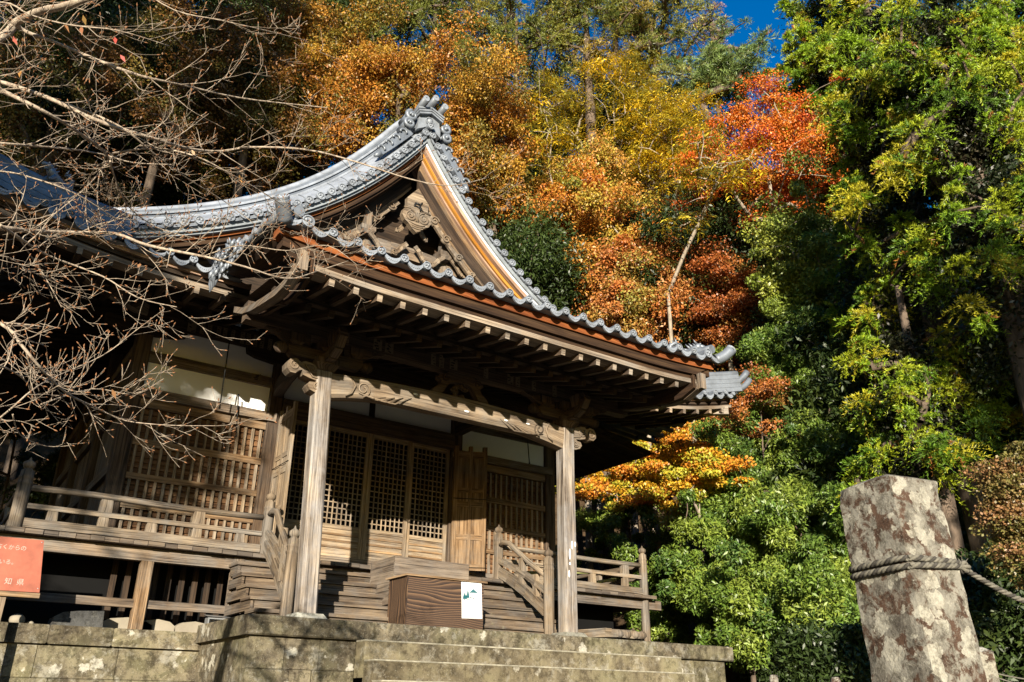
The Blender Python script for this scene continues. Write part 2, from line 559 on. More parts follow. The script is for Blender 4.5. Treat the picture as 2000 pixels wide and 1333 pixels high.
def bark(name, dark, light, sc=8):
    m, nt, b = newmat(name)
    pos = N(nt, "NewGeometry").outputs["Position"]
    f = noise(nt, mapping(nt, pos, (sc, sc, sc * .35)), 1, 6, .7)
    nt.links.new(ramp(nt, f, [(.35, dark), (.65, light)]), b.inputs["Base Color"])
    b.inputs["Roughness"].default_value = .9
    bump(nt, b, f, .6, .02)
    return m


M['bark'] = bark("brown_bark", (.045, .032, .022), (.14, .10, .07))
M['palebark'] = bark("pale_bark", (.16, .125, .09), (.38, .32, .245))
M['cherrybark'] = bark("cherry_bark", (.17, .125, .09), (.42, .345, .26), 30)
M['bud'] = plain("cherry_bud", (.22, .105, .05), .8, .3, 40, 0, .2, 0)
# ------------------------------------------------------------------ ground and hillside
def sp(d, k=.7):
    d = d / k
    return k * (d if d > 30 else math.log1p(math.exp(d)))


def H(x, y):
    d2 = (x - 7.4) * .9 - .6 * max(0.0, -2 - y)
    d1 = y - 13.6
    d3 = (-x - 15) * .5 if y > 4 else -9
    b = .25 * sin(x * .7 + 1) * cos(y * .6) + .12 * sin(x * 2.1) * sin(y * 1.7)
    k = min(1.0, (sp(d1) + sp(d2)) / 3)
    return min(-2.75 + .85 * sp(min(d2, 40)) + 1.12 * sp(min(d1, 34)) + .5 * sp(d3) * 0 + b * k, 46)


rows = []
for i in range(131):
    x = -150 + 300 * (i / 130) if False else (-1 if i < 65 else 1) * (abs(i - 65) / 65) ** 1.8 * 160 + 4
    rows.append([(x, y, H(x, y)) for y in [(-1 if j < 60 else 1) * (abs(j - 60) / 60) ** 1.8 * 150 + 6 for j in range(121)]])
mb = MB(); mb.grid(rows, smooth=True, flip=True)
tag(mb.build("ground", M['soil']), kind="structure")
mb = MB()
g = [[(x, y, -2.742) for y in np.linspace(-40, -3.3, 8)] for x in np.linspace(-30, 5.5, 8)]
mb.grid(g, flip=True)
M['gravel'] = plain("pale_gravel", (.16, .145, .12), .95, .3, 14, 0, .1, .6)
tag(mb.build("bounce_courtyard", M['gravel']), kind="structure")  # unseen ground sheet, added to bounce sunlight up under the eaves
# ------------------------------------------------------------------ temple hall
T = tag(empty("temple_hall", (0, 4, 0)), "weathered wooden temple hall with grey tiled gable roof and open porch above stone steps", "temple")


# --- roof curves
_rt_ = np.array([0, .1, .39, .65, 1.0, 1.24, 1.5, 1.77, 2.02, 2.33, 2.6, 3.05, 3.3, 3.73, 4.03, 4.74, 5.05, 5.36, 5.75, 6.6, 7.6, 8.75])
_zt_ = np.array([11.1, 10.98, 10.49, 10.18, 9.77, 9.45, 9.16, 8.89, 8.65, 8.40, 8.17, 7.85, 7.66, 7.43, 7.25, 6.9, 6.76, 6.62, 6.47, 6.22, 6.02, 5.92])
_pf = np.polyfit(_rt_, _zt_, 6)


def zg(r):
    return float(np.polyval(_pf, abs(r)))


def sori(x):
    d = max(0.0, abs(x) - 4.4)
    return .035 * d * d


def offset_curve(s, o, r1=5.75, n=40, r0=-.3):
    """verge curve on side s moved o along its upward normal, cut at x = 0"""
    pts = []
    for i in range(n + 1):
        r = r0 + (r1 - r0) * i / n
        rr = max(r, 0.0)
        z = zg(rr) if r >= 0 else zg(0) - r * 1.25
        e = .01
        dz = (zg(rr + e) - zg(rr)) / e
        L = hypot(1, dz)
        pts.append((r + (-dz / L) * o, z + (1 / L) * o))
    out = []
    for i in range(len(pts)):
        x, z = pts[i]
        if x >= 0:
            if not out and i > 0:
                x0, z0 = pts[i - 1]
                t = (0 - x0) / (x - x0) if x != x0 else 0
                out.append((0.0, z0 + (z - z0) * t))
            out.append((x, z))
    m = []
    L = [0]
    for a, b in zip(out, out[1:]): L.append(L[-1] + hypot(b[0] - a[0], b[1] - a[1]))
    for i in range(n + 1):
        q = L[-1] * i / n
        m.append((float(np.interp(q, L, [p[0] for p in out])), float(np.interp(q, L, [p[1] for p in out]))))
    return [(s * x, z) for x, z in m]


def strip(mb, s, y0, y1, o0, o1, r1=5.75, n=40, mi=0):
    a, b = offset_curve(s, o0, r1, n), offset_curve(s, o1, r1, n)
    rows = []
    for (xa, za), (xb, zb) in zip(a, b):
        rows.append([(xa, y0, za), (xb, y0, zb), (xb, y1, zb), (xa, y1, za)])
    mb.grid(rows, mi=mi, smooth=False, close=True, flip=(s > 0))
    for r, fl in ((rows[0], s > 0), (rows[-1], s < 0)):
        mb.quad(r if not fl else r[::-1], [(0, 0), (.2, 0), (.2, .1), (0, .1)], mi=mi)


def crest_disc(mb, c, r, d=(0, -1, 0), L=.32, tube=True, n=14, tubemi=0, facemi=1):
    """round eave tile: barrel behind, rim, and a three-lobed crest on the face"""
    c = Vector(c); d = Vector(d).normalized()
    a = d.cross(Vector((0, 0, 1))).normalized(); b = a.cross(d)
    if tube:
        mb.tube([c - d * L, c], r * .93, n=n, mi=tubemi, caps=False)
    ring = lambda rr, h: [c + d * h + (a * cos(2 * pi * k / n) + b * sin(2 * pi * k / n)) * rr for k in range(n)]
    rows = [ring(r * .93, -.03), ring(r, -.03), ring(r, .012), ring(r * .80, .014), ring(r * .76, -.004), ring(.0005, -.004)]
    mb.grid(rows, mi=facemi, smooth=False, close=True)
    for k in range(3):
        t = 2 * pi * k / 3 + .5
        p = c + (a * cos(t) + b * sin(t)) * r * .38 + d * .0
        rr = [[p + (a * cos(2 * pi * j / 7) + b * sin(2 * pi * j / 7)) * r * q + d * h for j in range(7)] for q, h in ((.30, -.004), (.27, .012), (.001, .018))]
        mb.grid(rows=rr, mi=facemi, smooth=True, close=True)


def pan_front(mb, p0, p1, n=8, h=.092, sag=.055, mi=1, back=None):
    """hanging front of a broad pan tile between two round tiles, with a row of small bosses"""
    p0 = Vector(p0); p1 = Vector(p1)
    rows = []
    for i in range(n + 1):
        t = i / n
        p = p0.lerp(p1, t)
        q = 4 * t * (1 - t)
        top = p + Vector((0, 0, -sag * q))
        bot = p + Vector((0, 0, -sag * q - h * (.55 + .45 * q)))
        rows.append([top + Vector((0, .03, 0)), top, bot, bot + Vector((0, .03, 0))])
    mb.grid(rows, mi=mi, smooth=False, close=True, flip=True)
    for i in range(2, n - 1):
        t = i / n
        q = 4 * t * (1 - t)
        mb.blob(p0.lerp(p1, t) + Vector((0, -.002, -sag * q - h * .45)), (.016, .008, .012), n=5, mi=mi)


def corr(mb, x0, x1, per, ph, ys, zf, r=.066, sub=10, mi=0, th=0.0):
    """sheet of barrel-and-pan tiling running along y"""
    xs = []
    k0 = math.floor((x0 - ph) / per); k1 = math.ceil((x1 - ph) / per)
    for k in range(k0, k1 + 1):
        for j in range(sub):
            x = ph + (k + j / sub) * per
            if x0 <= x <= x1: xs.append(x)
    rows = []
    for y in ys:
        row = []
        for x in xs:
            d = abs((x - ph + per / 2) % per - per / 2)
            h = sqrt(max(0, r * r - d * d)) if d < r else -.035 * sin(pi * min(1, (d - r) / (per / 2 - r) / 1) / 2)
            row.append((x, y, zf(x, y) + h))
        rows.append(row)
    mb.grid(rows, mi=mi, smooth=True, flip=True)


# --- porch roof (kohai)
KY, KZ, KX = -2.30, 4.95, 3.98
KP = 2 * KX / 21


def kend(x):
    d = max(0, abs(x) - 2.4)
    return .028 * d * d


def kz(x, y):
    s = y - KY
    return KZ - .03 + .11 * s + .045 * s * s + kend(x) * max(0, 1 - s / 4)


mb = MB()
ys = [KY + .02, KY + .5, KY + 1.0, KY + 1.6, KY + 2.2, KY + 2.8, KY + 3.4, KY + 4.2]
corr(mb, -4.36, 4.36, KP, -KX, ys, kz)
for i in range(22):
    x = -KX + KP * i
    r = .066 if 0 < i < 21 else .092
    crest_disc(mb, (x, KY, kz(x, KY) + .03 + (0 if 0 < i < 21 else .02)), r)
    if i < 21:
        xa, xb = x + .06, x + KP - .06
        pan_front(mb, (xa, KY + .015, kz(xa, KY) + .035), (xb, KY + .015, kz(xb, KY) + .035))
for s in (-1, 1):
    x = s * (KX + .09)
    pan_front(mb, (min(x, x + s * .3), KY + .015, kz(x, KY) + .05), (max(x, x + s * .3), KY + .015, kz(x, KY) + .05))
    # verge barrels along the side edge and the ridge of tiles that follows it
    rows = [(s * 4.36, y, kz(4.36, y) + .02) for y in ys[:-1]]
    mb.tube(rows, .075, n=10)
    rows = [(s * 4.12, y, kz(4.1, y) + .16) for y in ys[:-1]]
    mb.tube(rows, .085, n=10)
    for k in range(3):
        mb.beam((s * 4.12, KY + .25, kz(4.1, KY + .2) + .05 + .04 * k), (s * 4.12, 1.2, kz(4.1, 1.2) + .05 + .04 * k), .24 - .03 * k, .03)
    for i in range(7):
        y = KY + .45 + i * .42
        crest_disc(mb, (s * 4.47, y, kz(4.36, y) - .0), .06, d=(s, 0, 0), L=.3)
# underside of the pans at the eave
rows = []
for i in range(60):
    x = -4.34 + 8.68 * i / 59
    rows.append([(x, KY + .03, kz(x, KY) - .05), (x, KY + .25, kz(x, KY) - .035)])
mb.grid(rows, mi=2)
kroof = put(mb, "porch_roof", [M['tile'], M['tile_face'], M['tile_under']], T)


def xmember(mb, x0, x1, y0, y1, z0, z1, lift, n=30, mi=0):
    rows = []
    for i in range(n + 1):
        x = x0 + (x1 - x0) * i / n
        d = lift(x)
        rows.append([(x, y0, z0 + d), (x, y1, z0 + d), (x, y1, z1 + d), (x, y0, z1 + d)])
    mb.grid(rows, mi=mi, smooth=False, close=True)
    for r, fl in ((rows[0], True), (rows[-1], False)):
        mb.quad(r[::-1] if fl else r, [(0, 0), (.3, 0), (.3, .1), (0, .1)], mi=mi)


def wave_batten(mb, x0, x1, y0, y1, z0, z1, lift, per, ph, amp=.028, mi=0):
    rows = []
    n = int((x1 - x0) / (per / 8))
    for i in range(n + 1):
        x = x0 + (x1 - x0) * i / n
        d = lift(x)
        c = amp * cos(2 * pi * (x - ph) / per)
        rows.append([(x, y0, z0 + d), (x, y1, z0 + d), (x, y1, z1 + d + c), (x, y0, z1 + d + c)])
    mb.grid(rows, mi=mi, smooth=False, close=True)
    for r, fl in ((rows[0], True), (rows[-1], False)):
        mb.quad(r[::-1] if fl else r, [(0, 0), (.3, 0), (.3, .1), (0, .1)], mi=mi)


kl = lambda x: kend(x) * .9
mb = MB(); wave_batten(mb, -4.3, 4.3, KY + .19, KY + .45, 4.745, 4.885, kl, KP, -KX, .026); put(mb, "eave_batten", M['orange'], T)
mb = MB(); xmember(mb, -4.22, 4.22, KY + .235, KY + .5, 4.60, 4.743, kl); xmember(mb, -4.1, 4.1, KY + .30, KY + .5, 4.512, 4.598, kl); put(mb, "eave_fascia", M['eave'], T)
mb = MB(); xmember(mb, -3.9, 3.9, KY + .27, KY + .57, 4.425, 4.51, kl); put(mb, "eave_sill", M['tan'], T)
# soffit boards
mb = MB()
rows = [[(x, KY + .4, 4.47 + kl(x)), (x, -1.0, 4.66 + kl(x) * .7), (x, .2, 4.86), (x, 2.0, 5.40), (x, 3.8, 6.02)] for x in np.linspace(-4.0, 4.0, 30)]
mb.grid(rows, smooth=False)
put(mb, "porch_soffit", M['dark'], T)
# rafters of the porch: flying rafters in front, base rafters behind
nr = 21
for i in range(nr):
    x = -3.8 + 7.6 * i / (nr - 1)
    mb = MB(); d = kl(x)
    mb.beam((x, KY + .33, 4.365 + d), (x, -.75, 4.585 + d * .6), .085, .105, mi=0, endmi=1)
    put(mb, "flying_rafter", [M['under'], M['tan']], T)
for i in range(nr):
    x = -3.8 + 7.6 * i / (nr - 1)
    mb = MB()
    mb.beam((x, -1.12, 4.33), (x, 3.66, 5.88), .095, .115)
    put(mb, "base_rafter", M['dark'], T)
mb = MB(); xmember(mb, -3.95, 3.95, -1.06, -.94, 4.425, 4.50, kl); put(mb, "rafter_rail", M['dark'], T)

# side bargeboards of the porch
for s in (-1, 1):
    mb = MB()
    X = s * 3.93
    lo = [(-2.08, 4.36), (-1.75, 4.25), (-1.4, 4.25), (-.9, 4.33), (-.3, 4.44), (.2, 4.58), (.7, 4.80)]
    up = [(.7, 5.1), (.2, 4.9), (-.3, 4.76), (-.9, 4.64), (-1.4, 4.57), (-1.75, 4.55), (-2.08, 4.62)]
    mb.prism([(y, z) for y, z in lo + up], X - s * .16 - .03, X - s * .16 + .03, frame=lambda a, y, z: (y, a, z), mi=0)
    mb.prism([(y, z - .01) for y, z in lo] + [(y, z + .10) for y, z in lo[::-1]], X - .10, X + .05, frame=lambda a, y, z: (y, a, z), mi=1)
    mb.box(X - .07, X + .07, -2.16, -2.07, 4.36, 4.66, mi=1)
    put(mb, "porch_bargeboard", [M['eave'], M['wood']], T, fix=True)
    mb = MB()
    rows = [[(s * 3.98, y, kz(4.2, y) - .30 + .1 * max(0, y)), (s * 4.18, y, kz(4.2, y) - .2), (s * 4.32, y, kz(4.3, y) - .07)] for y in np.linspace(-2.1, 1.2, 12)]
    mb.grid(rows, smooth=False)
    put(mb, "verge_soffit", M['eave'], T)
    # curved end horn, lying on the corner
    mb = MB()
    p = [(s * (4.26 + .30 * t), KY + .1 - .16 * t, 5.0 + .06 * t + .17 * t * t) for t in np.linspace(0, 1, 7)]
    if s < 0:
        p = [(s * (4.28 + .16 * t), KY + .06 - .22 * t, 4.95 + .22 * t) for t in np.linspace(0, 1, 7)]
    mb.tube(p, .105, n=14, mi=0)
    e = Vector(p[-1]); d = (Vector(p[-1]) - Vector(p[-2])).normalized()
    crest_disc(mb, e + d * .012, .105, d=d, tube=False)
    put(mb, "corner_horn", [M['tile'], M['tile_face']], kroof).matrix_parent_inverse = Matrix.Identity(4)


def beast(mb, c, s=1.0, face=(0, -1, 0)):
    """crouching guardian beast of fired clay: body, head with open jaw, mane, curled tail"""
    c = Vector(c); f = Vector(face).normalized(); u = Vector((0, 0, 1)); a = f.cross(u)
    P = lambda x, y, z: c + f * (x * s) + a * (y * s) + u * (z * s)
    mb.tube([P(-.26, 0, .08), P(-.12, 0, .13), P(.04, 0, .16), P(.14, 0, .24), P(.2, 0, .3)], [.05 * s, .10 * s, .10 * s, .085 * s, .07 * s], n=10)
    mb.blob(P(.22, 0, .31), (.085 * s, .085 * s, .075 * s), n=10)
    mb.tube([P(.22, 0, .325), P(.33, 0, .31), P(.37, 0, .30)], [.06 * s, .042 * s, .03 * s], n=8)
    mb.tube([P(.22, 0, .27), P(.31, 0, .235)], [.045 * s, .022 * s], n=8)
    for q in (-1, 1):
        mb.blob(P(.27, q * .045, .36), .022 * s, n=6)
        mb.tube([P(.19, q * .06, .36), P(.13, q * .1, .44)], [.03 * s, .006 * s], n=6)
        mb.tube([P(.12, q * .08, .14), P(.2, q * .09, .04), P(.26, q * .09, .0)], [.05 * s, .035 * s, .035 * s], n=7)
        mb.tube([P(-.12, q * .09, .12), P(-.1, q * .11, .0), P(.0, q * .11, -.01)], [.065 * s, .04 * s, .03 * s], n=7)
    for k in range(5):
        t = k / 4
        mb.tube([P(.12 - .05 * k, 0, .30 - .03 * k), P(.04 - .07 * k, 0, .40 - .045 * k + .03 * sin(k * 2))], [.035 * s, .005 * s], n=6)
    mb.tube([P(-.24, 0, .1), P(-.36, 0, .2), P(-.34, 0, .36), P(-.24, 0, .42), P(-.17, 0, .37)], [.04 * s, .055 * s, .05 * s, .035 * s, .012 * s], n=8)
    for k in range(4):
        mb.tube([P(-.35 + .05 * k, 0, .30 + .035 * k), P(-.42 + .06 * k, 0, .42 + .04 * k)], [.03 * s, .004 * s], n=6)


def sub(mb, name, mats, par):
    o = mb.build(name, mats)
    o.parent = par
    return o


mb = MB(); beast(mb, (-4.12, -2.05, 5.02), .75, (.25, -1, 0)); sub(mb, "guardian_beast", M['tile'], kroof)
mb = MB(); beast(mb, (4.15, -1.62, 5.14), .95, (.75, -.65, 0)); sub(mb, "guardian_beast", M['tile'], kroof)
# clusters of fired clay flowers and leaves where the porch verge runs into the hall eave
for s in (-1, 1):
    mb = MB(); random.seed(5)
    for k in range(46):
        t = random.random()
        p = Vector((s * (4.42 + random.uniform(-.05, .10)), -.75 + 1.35 * t, 5.33 + .12 * t + random.uniform(-.17, .17) - .05))
        d = Vector((s * .04, random.uniform(-.05, .05), -random.uniform(.1, .2)))
        mb.tube([p, p + d * .5, p + d], [.018, .04, .006], n=6)
    for (y, z) in ((-.25, 5.42), (.3, 5.5)):
        c = Vector((s * 4.5, y, z))
        mb.blob(c, .05, n=8)
        for k in range(9):
            a = 2 * pi * k / 9
            mb.tube([c + Vector((0, cos(a) * .06, sin(a) * .06)), c + Vector((s * .03, cos(a) * .14, sin(a) * .14))], [.035, .012], n=6)
    for k in range(7):
        p = Vector((s * 4.45, .42 + .05 * k, 5.36 + random.uniform(-.03, .03)))
        mb.tube([p, p + Vector((0, 0, -.16)), p + Vector((0, 0, -.3))], [.035, .045, .008], n=6)
    sub(mb, "flower_cluster", M['tile'], kroof)

# --- pillars, tie beam, brackets
for s, dx0, dx1 in ((-1, -2.475, -2.615), (1, 2.43, 2.43)):
    mb = MB()
    mb.beam((dx0, .13, .10), (dx1, .13, 3.86), .27, .27, up=(0, 1, 0), cham=.028)
    if s > 0:
        for (xx, zz, l) in ((.02, 1.62, .16), (-.04, 1.45, .2), (-.06, 1.1, .13), (.09, 1.64, .1), (-.04, 1.28, .05)):
            mb.blob((dx0 + xx, -.006, zz), (.022, .006, l * .5), n=8, mi=1)
    put(mb, "porch_pillar", [M['pillar'], M['white']], T)
    mb = MB()
    mb.beam((dx0, .13, -.01), (dx0, .13, .10), .56, .56, up=(0, 1, 0), w1=.40, h1=.40)
    put(mb, "base_stone", M['soban'], T)

mb = MB()
n = 24
rows = []
for i in range(n + 1):
    t = i / n
    x = -2.49 + 4.80 * t
    q = 4 * t * (1 - t)
    z0, z1 = 3.44 + .16 * min(1, q * 1.6), 3.86 + .11 * q
    rows.append([(x, .02, z0 + .05), (x, .05, z0), (x, .26, z0), (x, .26, z1), (x, .03, z1), (x, .0, z1 - .06)])
mb.grid(rows, smooth=False, close=True)
mb.quad(rows[0][::-1], [(0, 0)] * 6); mb.quad(rows[-1], [(0, 0)] * 6)
for s, x0 in ((1, -2.25), (-1, 2.05)):
    spiral(mb, (x0 + s * .33, 3.70), .13, .03, 1.5, -.004, .013, cw=s, start=-pi / 2 if s > 0 else -pi / 2)
    for k in range(4):
        mb.tube([(x0 + s * (.25 + .1 * k), -.002, 3.62 - .02 * k), (x0 + s * (.5 + .14 * k), -.006, 3.57 - .005 * k), (x0 + s * (.75 + .16 * k), -.002, 3.64 + .03 * k)], [.01, .016, .006], n=5)
    mb.tube([(x0 + s * .1, 0, 3.86), (x0 + s * .18, -.008, 3.72), (x0 + s * .12, -.008, 3.58), (x0 + s * .02, 0, 3.52)], [.012, .018, .018, .01], n=6)
for (x, z, w, h) in ((-.95, 3.82, .05, .02), (.1, 3.72, .06, .018), (.95, 3.72, .045, .018), (1.45, 3.75, .05, .014)):
    mb.blob((x, -.004, z), (w, .005, h), n=8, mi=1)
put(mb, "rainbow_beam", [M['carve'], M['white']], T)
# slim moulded edge under the beam
for s, X in ((-1, -2.62), (1, 2.50)):
    mb = MB()
    o = [(0, 3.50), (-.06, 3.44), (-.20, 3.46), (-.31, 3.50), (-.36, 3.57), (-.33, 3.63), (-.24, 3.64), (-.22, 3.67), (-.34, 3.69), (-.45, 3.72), (-.47, 3.80), (-.52, 3.78),
         (-.58, 3.72), (-.66, 3.72), (-.72, 3.78), (-.73, 3.87), (-.68, 3.95), (-.58, 3.97), (-.50, 3.92), (-.44, 3.96), (-.34, 3.95), (-.2, 3.90), (0, 3.84)]
    o = [(X + (x + .10) if s < 0 else X - (x + .10), z) for x, z in o]
    mb.prism(o, .02, .25)
    for (cx_, cz_, r) in ((-.60, 3.85, .10), (-.36, 3.83, .085), (-.2, 3.57, .07)):
        xx = X + (cx_ + .10) if s < 0 else X - (cx_ + .10)
        spiral(mb, (xx, cz_), r, .015, 1.6, .012, .014, cw=-s)
        spiral(mb, (xx, cz_), r, .015, 1.6, .258, .014, cw=-s)
    mb.tube([(X + (q + .10) if s < 0 else X - (q + .10), .01, z) for q, z in ((-.44, 3.9), (-.3, 3.72), (-.12, 3.70), (-.02, 3.56))], .014, n=5)
    put(mb, "nose_carving", M['carve'], T, fix=True)
    # bracket set above the pillar
    mb = MB()
    xp = -2.6 if s < 0 else 2.43
    mb.beam((xp, .13, 3.87), (xp, .13, 3.97), .28, .28, up=(0, 1, 0), w1=.40, h1=.40)
    mb.beam((xp, .13, 3.97), (xp, .13, 4.07), .40, .40, up=(0, 1, 0))
    arm = [(-.62, 4.06), (-.58, 4.03), (.58, 4.03), (.62, 4.06), (.66, 4.16), (.64, 4.21), (-.64, 4.21), (-.66, 4.16)]
    mb.prism([(xp + x, z) for x, z in arm], .05, .21)
    for q in (-.52, 0, .52):
        mb.beam((xp + q, .13, 4.215), (xp + q, .13, 4.27), .15, .2, up=(0, 1, 0), w1=.24, h1=.24)
        mb.beam((xp + q, .13, 4.27), (xp + q, .13, 4.41), .24, .24, up=(0, 1, 0))
    # carved arms reaching forward and back
    for sy in (-1, 1):
        pts = [(xp, .13, 4.1), (xp, .13 + sy * .35, 4.08), (xp, .13 + sy * .55, 4.16), (xp, .13 + sy * .68, 4.32), (xp, .13 + sy * .62, 4.42)]
        for a, b, w in zip(pts, pts[1:], (.17, .15, .13, .10)):
            mb.beam(a, b, .14, w)
    mb.beam((xp, -.30, 4.2), (xp, -.30, 4.42), .18, .18, up=(0, 1, 0), w1=.24, h1=.24)
    # cloud shaped springers on the flanks
    for q in (-1, 1):
        o = [(.3, 4.22), (.55, 4.22), (.72, 4.27), (.86, 4.36), (.98, 4.38), (1.05, 4.43), (.3, 4.43)]
        o = [(xp + q * x, z) for x, z in o]
        mb.prism(o if q > 0 else o[::-1], .06, .2)
        spiral(mb, (xp + q * .86, 4.385), .05, .01, 1.3, .055, .011, cw=q)
        mb.blob((xp + q * .75, .13, 4.14), (.13, .1, .10), n=8, jit=.06)
    put(mb, "bracket_set", M['under'], T, fix=True)

mb = MB(); mb.box(-4.0, 4.0, .02, .24, 4.425, 4.745)
mb.box(-3.95, 3.95, .005, .255, 4.70, 4.742)
put(mb, "eave_purlin", M['under'], T)
# frog-leg strut in the middle of the beam
mb = MB()
o = [(-.62, 3.95), (-.45, 3.96), (-.36, 4.02), (-.30, 4.12), (-.22, 4.22), (-.12, 4.26), (.12, 4.26), (.22, 4.22), (.30, 4.12), (.36, 4.02), (.45, 3.96), (.62, 3.95), (.55, 4.06), (.45, 4.13), (.40, 4.22), (.48, 4.27), (.46, 4.34), (.36, 4.35), (.28, 4.42), (-.28, 4.42), (-.36, 4.35), (-.46, 4.34), (-.48, 4.27), (-.40, 4.22), (-.45, 4.13), (-.55, 4.06)]
mb.prism(o, .06, .2)
for q in (-1, 1):
    spiral(mb, (q * .34, 4.30), .075, .015, 1.5, .05, .014, cw=q)
random.seed(3)
for k in range(14):
    a = random.random() * 2 * pi
    mb.blob((.17 * cos(a) * random.random() ** .5, .10, 4.09 + .11 * sin(a)), (.06, .05, .05), n=7, jit=.15)
put(mb, "frog_leg_strut", M['under'], T, fix=True)
# curved tie beams from the porch pillars back to the hall
for s in (-1, 1):
    mb = MB()
    pts = []
    for i in range(9):
        t = i / 8
        pts.append(((-2.6 if s < 0 else 2.43) * (1 - t) + s * 2.14 * t, .25 + 3.45 * t, 3.98 + .75 * t + .32 * sin(pi * t)))
    for a, b in zip(pts, pts[1:]): mb.beam(a, b, .18, .28)
    put(mb, "shrimp_tie_beam", M['dark'], T)

# pasted pilgrim slips on the beams (old paper, brush marks)
mb = MB(); random.seed(11)
def slip(mb, x, z, w, h, y, tilt=0, strokes=5, pale=0, ny=-1):
    fr = lambda a, b, dy=0: (x + a * cos(tilt) - b * sin(tilt), y + ny * dy, z + a * sin(tilt) + b * cos(tilt))
    mb.quad([fr(-w / 2, -h / 2, .002), fr(w / 2, -h / 2, .002), fr(w / 2, h / 2, .002), fr(-w / 2, h / 2, .002)], mi=pale)
    for k in range(strokes):
        cx_ = random.uniform(-.25, .25) * w; cz_ = (-.38 + .76 * k / max(1, strokes - 1)) * h
        for q in range(2):
            l = w * random.uniform(.25, .6); a = random.choice([0, 0, pi / 2, .7, -.7]); t = min(w, h) * .06
            dx, dz = cos(a) * l / 2, sin(a) * l / 2 * .6; nx, nz = -sin(a) * t, cos(a) * t
            mb.quad([fr(cx_ - dx - nx, cz_ - dz - nz, .004 + .0005 * q), fr(cx_ + dx - nx, cz_ + dz - nz, .004 + .0005 * q), fr(cx_ + dx + nx, cz_ + dz + nz, .004 + .0005 * q), fr(cx_ - dx + nx, cz_ - dz + nz, .004 + .0005 * q)], mi=1)
def slip_part(*a):
    mb = MB(); slip(mb, *a)
    put(mb, "paper_slip", [M['slip'], M['slipink']], T)
for (x, w, h) in ((-1.72, .16, .2), (-1.5, .16, .2), (-.62, .1, .22), (-.45, .1, .24), (-.2, .16, .2), (.5, .1, .22), (1.05, .14, .2), (1.22, .1, .24), (1.6, .1, .22), (-2.3, .1, .22), (2.1, .1, .24)):
    slip_part(x, 4.56, w, h, .02, 0, 4)
for k in range(11):
    slip_part(-3.95 + .15 * k + random.uniform(-.03, .03), 5.66, .085, .25, 3.655, 0, 5)
slip_part(-2.62, 4.90, .22, .13, 3.655, 0, 4, 0)
slip_part(-4.02, 5.62, .16, .2, 3.64, 0, 3, 0)

# --- main eaves of the hall
MY, MZ = 0.90, 5.64      # line of the eave discs
MXC = 8.72


def mz(x, y):
    s = y - MY
    return MZ - .06 + sori(x) * max(0, 1 - s / 5) + .24 * s + .02 * s * s


mb = MB()
per = .38
for sx in (-1, 1):
    xs0, xs1 = (3.9, 8.66)
    ph = 3.99
    if sx > 0: corr(mb, xs0, xs1, per, ph, [MY + .02, 1.5, 2.1, 2.8, 3.6], mz)
    else: corr(mb, -xs1, -xs0, per, -ph, [MY + .02, 1.5, 2.1, 2.8, 3.6], mz)
    for i in range(13):
        x = sx * (ph + per * i)
        if abs(x) > 8.66: break
        crest_disc(mb, (x, MY, mz(x, MY) + .06), .066)
        xa, xb = x + .06, x + per - .06
        if sx < 0: xa, xb = x - per + .06, x - .06
        if max(abs(xa), abs(xb)) < 8.7:
            pan_front(mb, (xa, MY + .015, mz(xa, MY) + .035), (xb, MY + .015, mz(xb, MY) + .035))
    rows = [[(sx * x, MY + .03, mz(x, MY) - .05), (sx * x, MY + .3, mz(x, MY) - .055)] for x in np.linspace(3.9, 8.66, 24)]
    mb.grid(rows, mi=2)
    # side eave tiles, seen end on at the corners
    for i in range(9):
        y = MY + .25 + per * i
        crest_disc(mb, (sx * 8.78, y, mz(8.66, MY) - .02 - .05 * i), .066, d=(sx, 0, 0), L=.6)
# big slopes either side of the ridge
for sx in (-1, 1):
    rr = [0, .5, 1, 1.5, 2, 2.6, 3.2, 4, 4.8, 5.6, 6.6, 7.6, 8.7]
    rows = []
    nper = int((15 - 2.45) / .3)
    for k in range(nper * 6 + 1):
        y = 2.45 + k * .05
        d = abs((k * .05 + .15) % .3 - .15)
        h = sqrt(max(0, .0036 - d * d)) if d < .06 else -.02
        rows.append([(sx * r, y, zg(r) + .30 * (1 if r < 5.6 else max(0, 1 - (r - 5.6) / 1.5)) + h) for r in rr])
    mb.grid(rows, smooth=True, flip=(sx > 0))
mroof = put(mb, "main_roof", [M['tile'], M['tile_face'], M['tile_under']], T)

